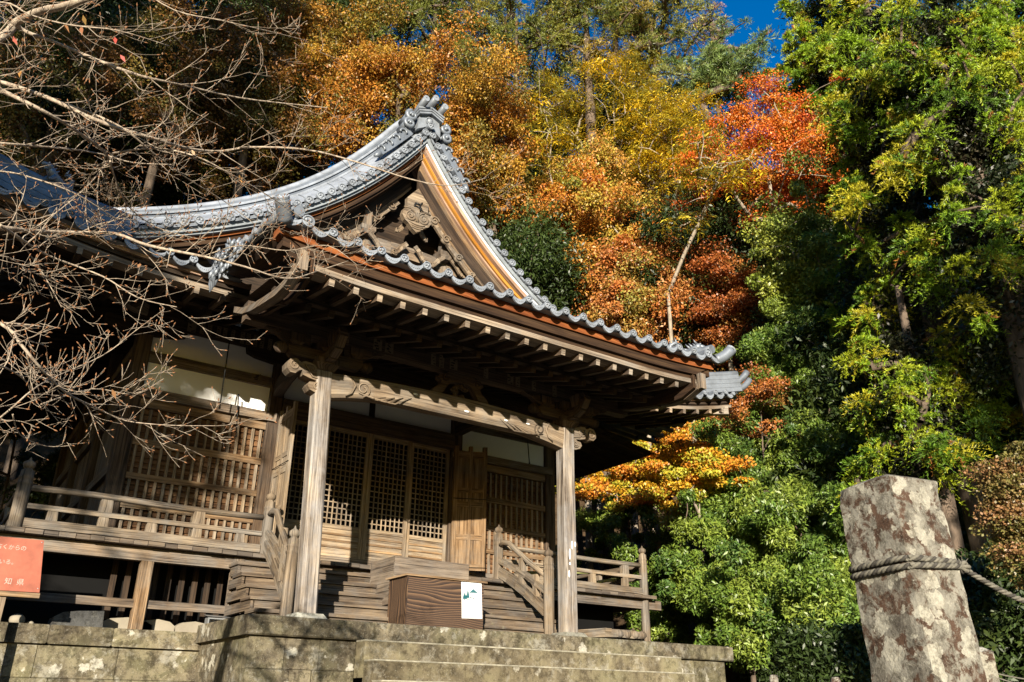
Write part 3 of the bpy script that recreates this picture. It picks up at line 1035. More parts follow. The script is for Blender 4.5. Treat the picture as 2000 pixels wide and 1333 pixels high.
ml = sori
for sx in (-1, 1):
    a, b = (3.7, 8.55) if sx > 0 else (-8.55, -3.7)
    mb = MB(); wave_batten(mb, a, b, MY + .17, MY + .4, 5.47, 5.575, ml, per, sx * 3.99); put(mb, "eave_batten", M['pink'], T)
    mb = MB(); xmember(mb, a, b, MY + .215, MY + .45, 5.39, 5.468, ml); xmember(mb, a, b, MY + .255, MY + .45, 5.34, 5.388, ml); put(mb, "eave_fascia", M['dark'], T)
    mb = MB(); xmember(mb, a, b, MY + .2, MY + .47, 5.26, 5.338, ml); put(mb, "eave_sill", M['tan'], T)
    mb = MB()
    rows = [[(sx * x, MY + .3, 5.31 + ml(x)), (sx * x, 2.2, 5.50 + ml(x) * .7), (sx * x, 3.8, 5.98 + ml(x) * .3)] for x in np.linspace(3.6, 8.5, 20)]
    mb.grid(rows, smooth=False)
    rows = [[(sx * x, y, 5.98 - (x - 4.8) * .235 + ml(x) * .3) for x in (4.6, 5.6, 6.6, 7.6, 8.5)] for y in np.linspace(3.8, 14, 8)]
    mb.grid(rows, smooth=False)
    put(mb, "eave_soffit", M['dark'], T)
    for i in range(10):
        x = sx * (4.12 + .455 * i)
        mb = MB(); d = ml(x)
        mb.beam((x, MY + .2, 5.205 + d), (x, 2.3, 5.42 + d * .75), .085, .105, endmi=1)
        put(mb, "flying_rafter", [M['under'], M['tan']], T)
    for i in range(8):
        x = sx * (4.12 + .52 * i)
        mb = MB(); d = ml(x)
        mb.beam((x, 1.95, 5.26 + d * .8), (x, 3.75, 5.80 + d * .2), .095, .115)
        put(mb, "base_rafter", M['dark'], T)
    for i in range(10):
        y = 4.1 + .55 * i
        mb = MB()
        mb.beam((sx * 8.3, y, 5.12 + ml(8.3) * .3), (sx * 4.7, y, 5.86), .095, .12)
        put(mb, "base_rafter", M['dark'], T)
    mb = MB(); xmember(mb, a + (0 if sx > 0 else .2), b, 1.95, 2.08, 5.36, 5.44, lambda x: ml(x) * .8); put(mb, "rafter_rail", M['dark'], T)
    # corner hip rafter with its squared pale end
    mb = MB(); mb.beam((sx * 4.9, 3.7, 5.75), (sx * 8.42, MY + .22, 5.19 + ml(8.4)), .17, .22)
    put(mb, "hip_rafter", M['tan'], T)
    # hip ridge of stacked tiles
    mb = MB()
    hp = [(sx * (5.7 + 3.0 * t), 1.95 - 1.0 * t, 6.12 - .10 * sin(pi * t) + .14 * t * t) for t in np.linspace(0, 1, 12)]
    for k in range(8):
        for p, q in zip(hp, hp[1:]):
            mb.beam(Vector(p) + Vector((0, 0, .06 * k)), Vector(q) + Vector((0, 0, .06 * k)), .36 - .022 * k - (.03 if k % 2 else 0), .055)
    mb.tube([Vector(p) + Vector((0, 0, .49)) for p in hp], .085, n=10)
    for i in range(1, 11):
        c = Vector(hp[i]) + Vector((0, -.16, -.06))
        crest_disc(mb, c, .05, L=.14)
    e = [(sx * (8.6 + .35 * t), .98 - .16 * t, 6.50 + .10 * t + .22 * t * t) for t in np.linspace(0, 1, 6)]
    mb.tube(e, .085, n=12)
    e2 = [(sx * (8.62 + .40 * t), .92 - .1 * t, mz(8.66, MY) + .10 + .05 * t + .26 * t * t) for t in np.linspace(0, 1, 6)]
    mb.tube(e2, .08, n=12)
    sub(mb, "hip_ridge", [M['tile'], M['tile_face']], mroof)
    mb = MB(); beast(mb, (sx * 6.95, 1.55, 6.56), .85, (sx * .6, -.5, 0)); sub(mb, "guardian_beast", M['tile'], mroof)

# --- gable
G = empty("gable"); local(G, T)
GY = 1.90


def gp(mb, name, mats, fix=False):
    o = mb.build(name, mats, fix=fix); o.parent = G
    return o


for s in (-1, 1):
    # verge of the roof: short barrels pointing forward, pale sloping tiles above them, stacked ridge
    mb = MB()
    pts = offset_curve(s, 0, 5.78, 200)
    L = [0]
    for a, b in zip(pts, pts[1:]): L.append(L[-1] + hypot(b[0] - a[0], b[1] - a[1]))
    def on(q):
        return Vector((float(np.interp(q, L, [p[0] for p in pts])), 0, float(np.interp(q, L, [p[1] for p in pts]))))
    q = .16
    while q < L[-1]:
        c = on(q); c2 = on(min(q + .145, L[-1]))
        crest_disc(mb, (c.x, GY, c.z), .09, d=(0, -1, .06), L=.42)
        tdir = (on(min(q + .05, L[-1])) - on(q - .05)).normalized()
        nrm = Vector((-tdir.z, 0, tdir.x)) if tdir.x > 0 else Vector((tdir.z, 0, -tdir.x))
        # small hanging tile between two barrels
        a0, a1 = c2 - tdir * .075, c2 + tdir * .075
        for k in range(3):
            o_ = nrm * (-.035 - .025 * k)
            mb.beam(Vector((a0.x, GY + .045 - .012 * k, a0.z)) + o_, Vector((a1.x, GY + .045 - .012 * k, a1.z)) + o_, .03, .014, up=nrm, mi=1)
        q += .29
    strip(mb, s, GY + .07, GY + .5, -.17, -.03, mi=2)
    # pale bed of tiles curving up to the ridge
    a = offset_curve(s, .02, 5.78, 40); b = offset_curve(s, .20, 5.78, 40); c = offset_curve(s, .34, 5.78, 40); d = offset_curve(s, .40, 5.78, 40)
    rows = [[(p[0], GY + .06, p[1]), (p2[0], GY + .30, p2[1]), (p3[0], GY + .55, p3[1]), (p4[0], GY + .85, p4[1])] for p, p2, p3, p4 in zip(a, b, c, d)]
    mb.grid(rows, mi=3, smooth=True, flip=(s > 0))
    for k in range(20):
        i = 1 + k * 2
        if i < len(a):
            mb.tube([Vector(rows[i][0]) + Vector((0, -.005, .004)), Vector(rows[i][1]) + Vector((0, -.005, .006)), Vector(rows[i][2]) + Vector((0, -.005, .006))], .008, n=4, mi=0)
    for k in range(4):
        strip(mb, s, GY + .62 + .03 * (k % 2), GY + .95, .36 + .055 * k, .405 + .055 * k, mi=0 if k % 2 else 3)
    t = offset_curve(s, .62, 5.7, 40)
    mb.tube([(x, GY + .80, z) for x, z in t], .075, n=10, mi=3)
    gp(mb, "verge_tiles", [M['tile'], M['tile_face'], M['tile_under'], M['tile_white']])
    # boards stepping back under the verge: left coloured for shade, right for sun
    mb = MB()
    strip(mb, s, GY + .12, GY + .6, -.215, -.172, mi=0)
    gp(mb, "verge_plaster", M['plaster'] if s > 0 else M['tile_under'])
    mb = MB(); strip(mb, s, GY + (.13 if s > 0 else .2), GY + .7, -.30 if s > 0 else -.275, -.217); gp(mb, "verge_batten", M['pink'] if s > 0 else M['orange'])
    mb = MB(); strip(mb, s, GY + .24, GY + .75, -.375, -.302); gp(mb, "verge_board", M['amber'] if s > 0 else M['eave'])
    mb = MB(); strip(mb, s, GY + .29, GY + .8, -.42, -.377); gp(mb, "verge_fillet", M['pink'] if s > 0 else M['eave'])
    mb = MB()
    dy, do = (0, 0) if s > 0 else (.38, .17)     # left board set deeper than the right, so its verge shades it
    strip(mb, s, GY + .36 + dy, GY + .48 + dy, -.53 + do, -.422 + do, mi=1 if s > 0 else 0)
    strip(mb, s, GY + .37 + dy, GY + .46 + dy, -.83 + do, -.532 + do, mi=0)
    strip(mb, s, GY + .352 + dy, GY + .47 + dy, -.88 + do, -.832 + do, mi=1)
    gp(mb, "bargeboard", [M['hafu'], M['warm']])
    # scalloped soffit shadow gap behind: ceiling boards of the gable overhang
    mb = MB()
    a = offset_curve(s, -.40 + do, 5.6, 30)
    mb.grid([[(x, GY + .4, z), (x, 2.95, z)] for x, z in a], smooth=False, flip=(s < 0))
    gp(mb, "gable_soffit", M['dark'])
    # carved wing of the pendant along the bargeboard
    mb = MB()
    base = offset_curve(s, -.86 + do, 5.0, 60)
    seg = [p for p in base if .28 < abs(p[0]) < 1.55]
    for (p, p2) in zip(seg, seg[1:]):
        mb.beam((p[0], GY + .40 + dy, p[1] - .06), (p2[0], GY + .40 + dy, p2[1] - .06), .07, .16)
    for k, p in enumerate(seg[2::5]):
        r = .115 - .012 * k
        spiral(mb, (p[0] + s * .02, p[1] - .10), r, .02, 1.5, GY + .345 + dy, .022, cw=s)
        mb.blob((p[0], GY + .40 + dy, p[1] - .12), (r * 1.05, .05, r * .9), n=8, jit=.05)
    gp(mb, "pendant_wing", M['carve'])

# pendant
mb = MB()
PX, PZ = -.03, 8.98
o = [(-.02, .62), (.27, .30), (.26, .06), (.34, -.02), (.37, -.16), (.30, -.28), (.20, -.34), (.10, -.45), (0, -.52), (-.10, -.45), (-.20, -.34), (-.30, -.28), (-.37, -.16), (-.34, -.02), (-.26, .06), (-.27, .30)]
mb.prism([(PX + x, PZ + z) for x, z in o], GY + .28, GY + .40)
for s in (-1, 1):
    spiral(mb, (PX + s * .17, PZ - .13), .15, .02, 2.0, GY + .275, .024, cw=s, start=pi / 2)
    mb.tube([(PX + s * .33, GY + .275, PZ + .03), (PX + s * .18, GY + .27, PZ + .05), (PX + s * .03, GY + .27, PZ - .02), (PX + s * .02, GY + .275, PZ - .25)], .02, n=5)
for k in range(3):
    mb.tube([(PX + x, GY + .275, PZ - .30 - .05 * k - .03 * cos(x * 9)) for x in np.linspace(-.2 + .04 * k, .2 - .04 * k, 7)], .014, n=5)
gp(mb, "gable_pendant", M['carve'], True)
mb = MB()   # dark bird-like crest nailed on the pendant
for a, b, w in (((-.06, .22), (.05, .20), .03), ((.05, .20), (.10, .28), .025), ((-.06, .22), (-.09, .14), .03), ((-.02, .14), (.09, .11), .03), ((.05, .2), (.07, .04), .028), ((-.1, .13), (-.02, .14), .02), ((.07, .12), (.14, .05), .022)):
    mb.tube([(PX + a[0], GY + .268, PZ + a[1]), (PX + b[0], GY + .268, PZ + b[1])], w * .75, n=6)
gp(mb, "pendant_boss", M['iron'])

# back wall of the gable, beams and struts in it
mb = MB()
pts = []
a = offset_curve(-1, -.45, 5.3, 24)[::-1]; b = offset_curve(1, -.45, 5.3, 24)
o = [(x, z) for x, z in a] + [(x, z) for x, z in b[1:]]
zb = 6.3
for (p, p2) in zip(o, o[1:]):
    mb.quad([(p[0], 2.94, zb), (p2[0], 2.94, zb), (p2[0], 2.94, p2[1]), (p[0], 2.94, p[1])], [(p[0], zb), (p2[0], zb), (p2[0], p2[1]), (p[0], p[1])])
gp(mb, "gable_wall", M['dark'])
for (z, x, h, bow) in ((8.05, 2.0, .30, .12), (7.25, 3.2, .34, .1)):
    mb = MB()
    pp = [(-x + 2 * x * i / 10, 2.76, z + bow * sin(pi * i / 10)) for i in range(11)]
    for p, q in zip(pp, pp[1:]): mb.beam(p, q, .26, h)
    gp(mb, "gable_beam", M['wood'])
for x in (-1.05, .9):
    mb = MB()
    mb.lathe([(.001, 7.40), (.10, 7.42), (.16, 7.55), (.17, 7.72), (.14, 7.85), (.15, 7.88), (.15, 7.91), (.11, 7.95), (.11, 8.0)], (x, 2.50, 0), n=12)
    gp(mb, "vase_strut", M['carve'])
    mb = MB()
    mb.beam((x, 2.58, 8.22), (x, 2.58, 8.30), .22, .26, up=(0, 1, 0), w1=.34, h1=.34)
    mb.beam((x, 2.58, 8.30), (x, 2.58, 8.40), .34, .34, up=(0, 1, 0))
    mb.beam((x, 2.58, 8.40), (x, 2.58, 8.80), .18, .18, up=(0, 1, 0))
    gp(mb, "gable_bracket", M['wood'])
for (cx_, z0, w) in ((-1.1, 7.95, .75), (.0, 7.98, .7), (.95, 7.95, .75), (0, 8.55, .6)):
    for q in (-1, 1):
        mb = MB()
        pp = [(cx_ + q * (.10 + w * .5 * t), 2.46, z0 + .30 - .30 * t ** .6 + .05 * sin(t * 6)) for t in np.linspace(0, 1, 7)]
        for p, r in zip(pp, pp[1:]): mb.beam(p, r, .05, .10)
        gp(mb, "cloud_strut", M['carve'])

# ridge and its end tile
mb = MB()
top = zg(0)
for k in range(6):
    mb.box(-.24 + .02 * k, .24 - .02 * k, GY + .5, 14.5, top + .08 + .06 * k, top + .125 + .06 * k)
mb.tube([(0, GY + .45, top + .50), (0, 14.5, top + .50)], .10, n=12)
sub(mb, "main_ridge", M['tile'], mroof)
mb = MB()
z0 = top + .02
y0, y1 = GY - .02, GY + .55
o = [(-.30, z0 - .12), (-.15, z0 - .02), (0, z0 + .09), (.15, z0 - .02), (.30, z0 - .12), (.29, z0 + .05), (.26, z0 + .27), (0, z0 + .39), (-.26, z0 + .27), (-.29, z0 + .05)]
mb.prism(o, y0 + .05, y1, mi=1)
for k in range(3):
    zz = z0 + .27 + .07 * k
    for s in (-1, 1):
        mb.beam((0, y0 + .20, zz + .13), (s * (.31 + .015 * k), y0 + .20, zz), .5, .045, up=(0, 0, 1), mi=1)
for (x, dz) in ((-.25, .56), (0, .69), (.25, .56)):
    c = (x, y0 - .22, z0 + dz + .02)
    mb.tube([(x, y1 + .1, z0 + dz - .14), c], .078, n=14, mi=0)
    rows = [[Vector(c) + Vector((r * cos(2 * pi * k / 14), -.003 - h, r * sin(2 * pi * k / 14))) for k in range(14)] for r, h in ((.078, 0), (.078, .012), (.066, .014), (.024, .014), (.020, 0), (.001, 0))]
    mb.grid(rows, mi=1, smooth=False, close=True)
mb.box(-.27, .27, y0 + .12, y1, z0 + .40, z0 + .54)
mb.blob((0, y0 + .03, z0 + .20), (.075, .05, .075), n=12, mi=1)
rows = [[Vector((.11 * cos(2 * pi * k / 16) * r, y0 + .045 - h, z0 + .20 + .11 * sin(2 * pi * k / 16) * r)) for k in range(16)] for r, h in ((1.0, 0), (1.0, .03), (.85, .03), (.8, 0))]
mb.grid(rows, mi=1, smooth=False, close=True)
crest_disc(mb, (0, y0 - .06, z0 + .02), .09, L=.4)
# scroll wings
for s in (-1, 1):
    for (cx_, cz_, r, tr) in ((.44, .20, .14, .055), (.48, -.03, .13, .05)):
        pts = []; rr = []
        for i in range(20):
            t = i / 19
            a_ = pi * .5 + s * -1 * t * 2.6 * pi
            q = r * (1 - .72 * t)
            pts.append((s * cx_ + q * cos(a_), y0 + .10 - .05 * t, z0 + cz_ + q * sin(a_))); rr.append(tr * (1 - .25 * t))
        mb.tube(pts, rr, n=8, mi=0)
        mb.blob((s * cx_, y0 + .05, z0 + cz_), (.05, .05, .05), n=8)
        mb.tube([(s * (cx_ + .03), y0 + .1, z0 + cz_), (s * (cx_ + .03), y0 + .5, z0 + cz_)], r * .8, n=10)
    w = offset_curve(s, .28, 2.2, 40)
    w = [p for p in w if .40 < abs(p[0]) < 1.15]
    for k, (p, q) in enumerate(zip(w, w[1:])):
        mb.beam((p[0], y0 + .22, p[1]), (q[0], y0 + .22, q[1]), .16, .22 - .008 * k)
    for k, p in enumerate(w[::3]):
        mb.tube([(p[0] + s * .08 * cos(a_), y0 + .12, p[1] + .10 + .07 * sin(a_)) for a_ in np.linspace(-.5, 3.6, 8)], [.03] * 7 + [.012], n=6)
    mb.tube([(w[-1][0], y0 + .2, w[-1][1]), (w[-1][0] + s * .12, y0 + .2, w[-1][1] - .12)], [.09, .03], n=8)
sub(mb, "ridge_end_tile", [M['tile'], M['tile_face']], mroof)
# --- body of the hall
WY = 3.80
for x in (-4.80, -2.14, 2.14, 4.80):
    mb = MB(); mb.beam((x, WY + .04, -.05), (x, WY + .04, 5.9), .28, .28, up=(0, 1, 0), cham=.02)
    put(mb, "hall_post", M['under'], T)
for s in (-1, 1):
    for y in (6.6, 9.4, 12.2):
        mb = MB(); mb.beam((s * 4.8, y, -.05), (s * 4.8, y, 5.9), .28, .28, up=(0, 1, 0), cham=.02)
        put(mb, "hall_post", M['under'], T)
# long beams
mb = MB(); mb.box(-5.15, 5.15, WY - .14, WY + .16, 5.53, 5.86); put(mb, "head_beam", M['dark'], T)
mb = MB(); mb.box(-4.95, 4.95, WY - .10, WY + .1, 1.32, 1.585); put(mb, "ground_sill", M['wood'], T)
for (a, b) in ((-4.66, -2.28), (2.28, 4.66)):
    mb = MB()
    mb.box(a - .28, b + .16, WY - .155, WY - .02, 4.06, 4.235)
    put(mb, "wall_rail", M['wood'], T)
    mb = MB(); mb.box(a, b, WY - .06, WY + .04, 3.89, 4.055); put(mb, "lattice_head", M['warm'], T)
    mb = MB(); mb.box(a, b, WY - .07, WY + .03, 4.79, 4.99); put(mb, "tie_rail", M['wood'], T)
    mb = MB()
    mb.box(a, b, WY, WY + .06, 4.20, 4.788)
    mb.box(a, b, WY, WY + .06, 4.992, 5.528)
    put(mb, "plaster_panel", M['plaster'], T)
# bracket-like shaped bolsters under the head beam
for x in (-4.8, -2.14, 2.14, 4.8):
    mb = MB()
    o = [(-.75, 5.528), (-.72, 5.40), (-.55, 5.34), (-.2, 5.30), (.2, 5.30), (.55, 5.34), (.72, 5.40), (.75, 5.528)]
    mb.prism([(x + p, z) for p, z in o], WY - .12, WY + .1)
    put(mb, "bolster", M['dark'], T, fix=True)
mb = MB(); mb.box(-2.0, 2.0, WY - .17, WY + .02, 4.24, 4.56); mb.box(-2.0, 2.0, WY - .10, WY + .02, 4.56, 4.60); put(mb, "door_lintel", M['under'], T)
mb = MB()
mb.box(-2.0, -.06, WY, WY + .06, 4.602, 5.2); mb.box(.06, 2.0, WY, WY + .06, 4.602, 5.2)
put(mb, "plaster_panel", M['plaster'], T)
mb = MB(); mb.box(-.06, .06, WY - .04, WY + .08, 4.602, 5.2); mb.box(-2.0, 2.0, WY - .06, WY + .08, 5.2, 5.528); put(mb, "transom", M['dark'], T)
# side and back walls
for s in (-1, 1):
    mb = MB()
    for k in range(28):
        y = WY + .2 + k * .3
        mb.box(s * 4.78 - .02, s * 4.78 + .02, y, y + .294, 1.5, 5.5)
    put(mb, "side_wall", M['wood'], T)
    mb = MB()
    for z in (1.45, 2.7, 4.0, 5.0): mb.box(s * 4.82 - .08, s * 4.82 + .08, WY + .2, 12.2, z, z + .18)
    put(mb, "side_rail", M['wood'], T)
mb = MB(); mb.box(-4.8, 4.8, 12.2, 12.3, 0, 5.8); put(mb, "back_wall", M['dark'], T)
mb = MB(); mb.quad([(-4.7, WY + .9, 1.4), (4.7, WY + .9, 1.4), (4.7, WY + .9, 5.5), (-4.7, WY + .9, 5.5)]); put(mb, "interior_dark_sheet", M['black'], T)  # black sheet standing in for the unlit interior
# ceiling closing the hall under the roof
mb = MB(); mb.box(-5.2, 5.2, WY, 12.3, 5.87, 5.95); put(mb, "hall_ceiling", M['dark'], T)


def lattice(a, b, rails):
    """gridded shutter: backing boards, horizontal laths behind, upright laths in front, heavy rails"""
    root = empty("lattice_shutter"); local(root, T)
    mb = MB(); mb.box(a, b, WY + .035, WY + .06, 1.586, 3.888)
    o = mb.build("backing_board", M['brown']); o.parent = root
    mb = MB()
    for z0, z1 in zip(rails[:-1], rails[1:]):
        lo, hi = z0[1], z1[0]
        n = max(2, int(round((hi - lo) / .105)))
        for k in range(n):
            zz = lo + (hi - lo) * (k + .5) / n
            mb.box(a, b, WY + .005, WY + .034, zz - .04, zz + .04)
    o = mb.build("cross_lath", M['brown']); o.parent = root; o["kind"] = "thing"
    n = int((b - a) / .148)
    for k in range(n):
        x = a + (b - a) * (k + .5) / n + random.uniform(-.004, .004)
        mb = MB()
        for z0, z1 in zip(rails[:-1], rails[1:]):
            mb.box(x - .024, x + .024, WY - .045, WY + .004, z0[1], z1[0])
        o = mb.build("upright_lath", M['lath']); o.parent = root
    for z0, z1 in rails[1:-1]:
        mb = MB(); mb.box(a, b, WY - .06, WY + .03, z0, z1)
        o = mb.build("shutter_rail", M['warm']); o.parent = root


RL = [(1.5, 1.60), (2.03, 2.13), (2.55, 2.66), (3.17, 3.30), (3.87, 3.9)]
lattice(-4.655, -2.285, RL)
lattice(2.285, 4.655, RL)

# sliding lattice doors
xs = [-2.0, -1.0, 0.0, 1.0, 2.0]
for i in range(4):
    a, b = xs[i] + .004, xs[i + 1] - .004
    y = WY - .03 + (.05 if i in (0, 3) else 0)
    root = empty("lattice_door"); local(root, T)
    def dp(mb, name, mat):
        o = mb.build(name, mat); o.parent = root
    mb = MB()
    for x0, x1 in ((a, a + .085), (b - .085, b)): mb.box(x0, x1, y - .025, y + .025, 1.585, 4.24)
    for z0, z1 in ((1.585, 1.66), (2.14, 2.22), (4.14, 4.24)): mb.box(a + .085, b - .085, y - .024, y + .024, z0, z1)
    dp(mb, "door_frame", M['lath'])
    mb = MB()
    n = 8
    for k in range(1, n):
        x = a + .085 + (b - a - .17) * k / n
        mb.box(x - .0115, x + .0115, y - .02, y, 2.22, 4.14)
    for k in range(1, 17):
        z = 2.22 + 1.92 * k / 17
        mb.box(a + .085, b - .085, y, y + .018, z - .0105, z + .0105)
    dp(mb, "door_lattice", M['lath'])
    mb = MB(); mb.box(a + .085, b - .085, y - .005, y + .012, 1.66, 2.14); dp(mb, "door_panel", M['lath'])
    for z in (1.78, 1.905, 2.03):
        mb = MB(); mb.box(a + .085, b - .085, y - .024, y - .006, z - .02, z + .02); dp(mb, "door_batten", M['warm'])

# panelled folding leaves standing open either side of the doors
for s in (-1, 1):
    root = empty("folding_door"); local(root, T)
    xh = s * 2.02
    fr = lambda a, c, z: (xh + c, 3.72 - a, z)
    if s > 0: fr = lambda a, c, z: (2.02 + a * .78, 3.62 - a * .35 + c, z)
    def lf(mb, name, mat):
        o = mb.build(name, mat); o.parent = root
    W_ = .86
    def lb(mb, a0, a1, z0, z1, t):
        p = [fr(a0, -t, z0), fr(a1, -t, z0), fr(a1, t, z0), fr(a0, t, z0)]
        q = [fr(a0, -t, z1), fr(a1, -t, z1), fr(a1, t, z1), fr(a0, t, z1)]
        w, h = a1 - a0, z1 - z0
        ou = random.random() * 5
        uvf = (lambda i: [(ou, 0), (ou, w), (ou + h, w), (ou + h, 0)]) if h > w else (lambda i: [(ou, 0), (ou + w, 0), (ou + w, h), (ou, h)])
        for i in range(4):
            k = (i + 1) % 4
            mb.quad([p[i], p[k], q[k], q[i]], uvf(i))
        mb.quad(p[::-1], uvf(0)); mb.quad(q, uvf(0))
    mb = MB()
    for a0, a1 in ((0, .1), (W_ - .1, W_), (W_ / 2 - .04, W_ / 2 + .04)): lb(mb, a0, a1, 1.56, 4.30, .03)
    for z0, z1 in ((1.56, 1.70), (2.20, 2.32), (2.92, 3.04), (3.24, 3.34), (4.02, 4.18)):
        lb(mb, .1, W_ / 2 - .04, z0, z1, .028); lb(mb, W_ / 2 + .04, W_ - .1, z0, z1, .028)
    lf(mb, "leaf_frame", M['lath'] if s < 0 else M['warm'])
    mb = MB(); lb(mb, .1, W_ - .1, 1.6, 4.1, .012); lf(mb, "leaf_panel", M['lath'] if s < 0 else M['warm'])
    mb = MB(); mb.tube([fr(-.02, -.04, 1.62), fr(W_ + .02, -.04, 1.62)], .008, n=5); mb.tube([fr(-.02, -.04, 3.1), fr(W_ + .02, -.04, 3.1)], .008, n=5); lf(mb, "leaf_hinge_rod", M['iron'])

# iron hook rods hanging from the eave to catch the raised shutters
for (p, q) in ((aty(452, 640, 3.0), aty(429, 797, 3.2)), (aty(466, 770, 3.58), aty(461, 852, 3.58)), (aty(1030, 855, 3.55), aty(1034, 905, 3.55))):
    mb = MB(); mb.tube([p, q], .012, n=6); mb.blob(q, .022, n=6); put(mb, "hook_rod", M['iron'], T)

# --- verandah
VY, VX, VZ = 2.40, 6.40, 1.245
mb = MB()
x = -VX - .25
while x < VX + .25:
    w = min(random.uniform(.20, .27), VX + .25 - x)
    e = random.uniform(-.03, .02)
    inside = abs(x + w / 2) < 4.85
    mb.box(x, x + w - .006, VY - .18 + e, WY if inside else 12, VZ - .07, VZ)
    x += w
put(mb, "verandah_floor", M['step'], T)
mb = MB(); mb.box(-VX - .55, VX + .55, VY - .02, VY + .14, .965, 1.165); put(mb, "verandah_beam", M['wood'], T)
mb = MB(); mb.box(-VX - .3, -2.7, VY + .02, VY + .12, .25, .375); put(mb, "verandah_tie", M['wood'], T)
mb = MB(); mb.box(2.7, VX + .1, VY + .02, VY + .12, .14, .33); put(mb, "verandah_tie", M['wood'], T)
for s in (-1, 1):
    mb = MB(); mb.box(s * VX - .08, s * VX + .08, VY + .14, 12, .965, 1.165); put(mb, "verandah_beam", M['wood'], T)
for x in (-4.30, 4.30, -2.85, 2.85):
    mb = MB(); mb.beam((x, VY + .06, -.12), (x, VY + .06, 1.16 if abs(x) < 3 else .96), .19, .19, up=(0, 1, 0), cham=.012)
    put(mb, "verandah_post", M['warm'] if x == -4.30 else M['wood'], T)
for s in (-1, 1):
    for y in (5, 7.5, 10):
        mb = MB(); mb.beam((s * VX, y, -.1), (s * VX, y, 1.0), .18, .18, up=(0, 1, 0)); put(mb, "verandah_post", M['wood'], T)
# slatted skirt under the hall
mb = MB()
for k in range(44):
    x = -4.7 + k * .215
    mb.box(x, x + .09, 3.0, 3.03, .1, 1.1)
put(mb, "skirt_slat", M['dark'], T)
mb = MB(); mb.quad([(-6.2, 3.2, -.1), (6.2, 3.2, -.1), (6.2, 3.2, 1.17), (-6.2, 3.2, 1.17)]); put(mb, "underfloor_dark_sheet", M['black'], T)  # black sheet standing in for the dark space under the floor


def newel(x, y, zb, zt, r=.095, flame=False):
    """round railing post with a bulb finial"""
    mb = MB()
    h = zt
    mb.lathe([(r, zb), (r, h - .42), (r * .98, h - .40), (r * 1.06, h - .385), (r * 1.06, h - .36), (r * .98, h - .345), (r * .98, h - .30), (r * 1.05, h - .29), (r * 1.05, h - .265), (r * .96, h - .255), (r * .92, h - .17), (r * .6, h - .155), (r * .55, h - .135)], (x, y, 0), n=16)
    o = mb.build("newel_post", M['rail']); local(o, T)
    mb = MB()
    mb.lathe([(r * .5, h - .14), (r * .8, h - .12), (r * .93, h - .085), (r * .85, h - .045), (r * .45, h - .018), (r * .2, h + .0), (r * .12, h + .03), (.001, h + .045)], (x, y, 0), n=16)
    f = mb.build("finial", M['rail']); f.parent = o
    return o


newel(-6.26, VY, 1.2, 2.30, .10)
newel(6.46, VY, -.12, 2.34, .095)
for s in (-1, 1):
    newel(s * 2.44, VY, 1.2, 2.34, .095)
newel(-2.56, .70, .0, 1.43, .095); newel(2.44, .70, .0, 1.64, .10)


def railing(p0, p1, zt, zm, zb, n):
    root = empty("railing"); local(root, T)
    p0 = Vector(p0); p1 = Vector(p1)
    d = (p1 - p0).normalized()
    def rp(mb, name):
        o = mb.build(name, M['rail']); o.parent = root
    e = .12
    wob = lambda t: Vector((0, 0, .012 * sin(t * 7)))
    mb = MB(); pts = [p0.lerp(p1, t) + Vector((0, 0, zt)) + wob(t) for t in np.linspace(0, 1, 9)]
    mb.tube(pts, .052, n=8); rp(mb, "top_rail")
    mb = MB(); mb.beam(p0 + Vector((0, 0, zm)), p1 + Vector((0, 0, zm)), .10, .075); rp(mb, "middle_rail")
    mb = MB(); mb.beam(p0 + Vector((0, 0, zb)), p1 + Vector((0, 0, zb)), .13, .135); rp(mb, "base_rail")
    for i in range(n):
        t = (i + .5) / n
        p = p0.lerp(p1, t)
        mb = MB()
        full = i % 2 == 1
        top = zt - .05 if full else zm - .037
        mb.beam(p + Vector((0, 0, zb + .067)), p + Vector((0, 0, zm - .037)), .085, .16, up=tuple(d), w1=.075, h1=.14)
        if full:
            mb.beam(p + Vector((0, 0, zm + .037)), p + Vector((0, 0, zt - .045)), .09, .20, up=tuple(d), w1=.11, h1=.17)
        rp(mb, "baluster")


railing((-6.16, VY, 0), (-2.54, VY, 0), 1.88, 1.60, 1.345, 5)
railing((2.54, VY, 0), (6.36, VY, 0), 1.92, 1.65, 1.345, 4)
railing((-6.28, VY + .1, 0), (-6.28, 11.5, 0), 1.88, 1.60, 1.345, 9)
railing((6.46, VY + .1, 0), (6.46, 11.5, 0), 1.92, 1.65, 1.345, 9)

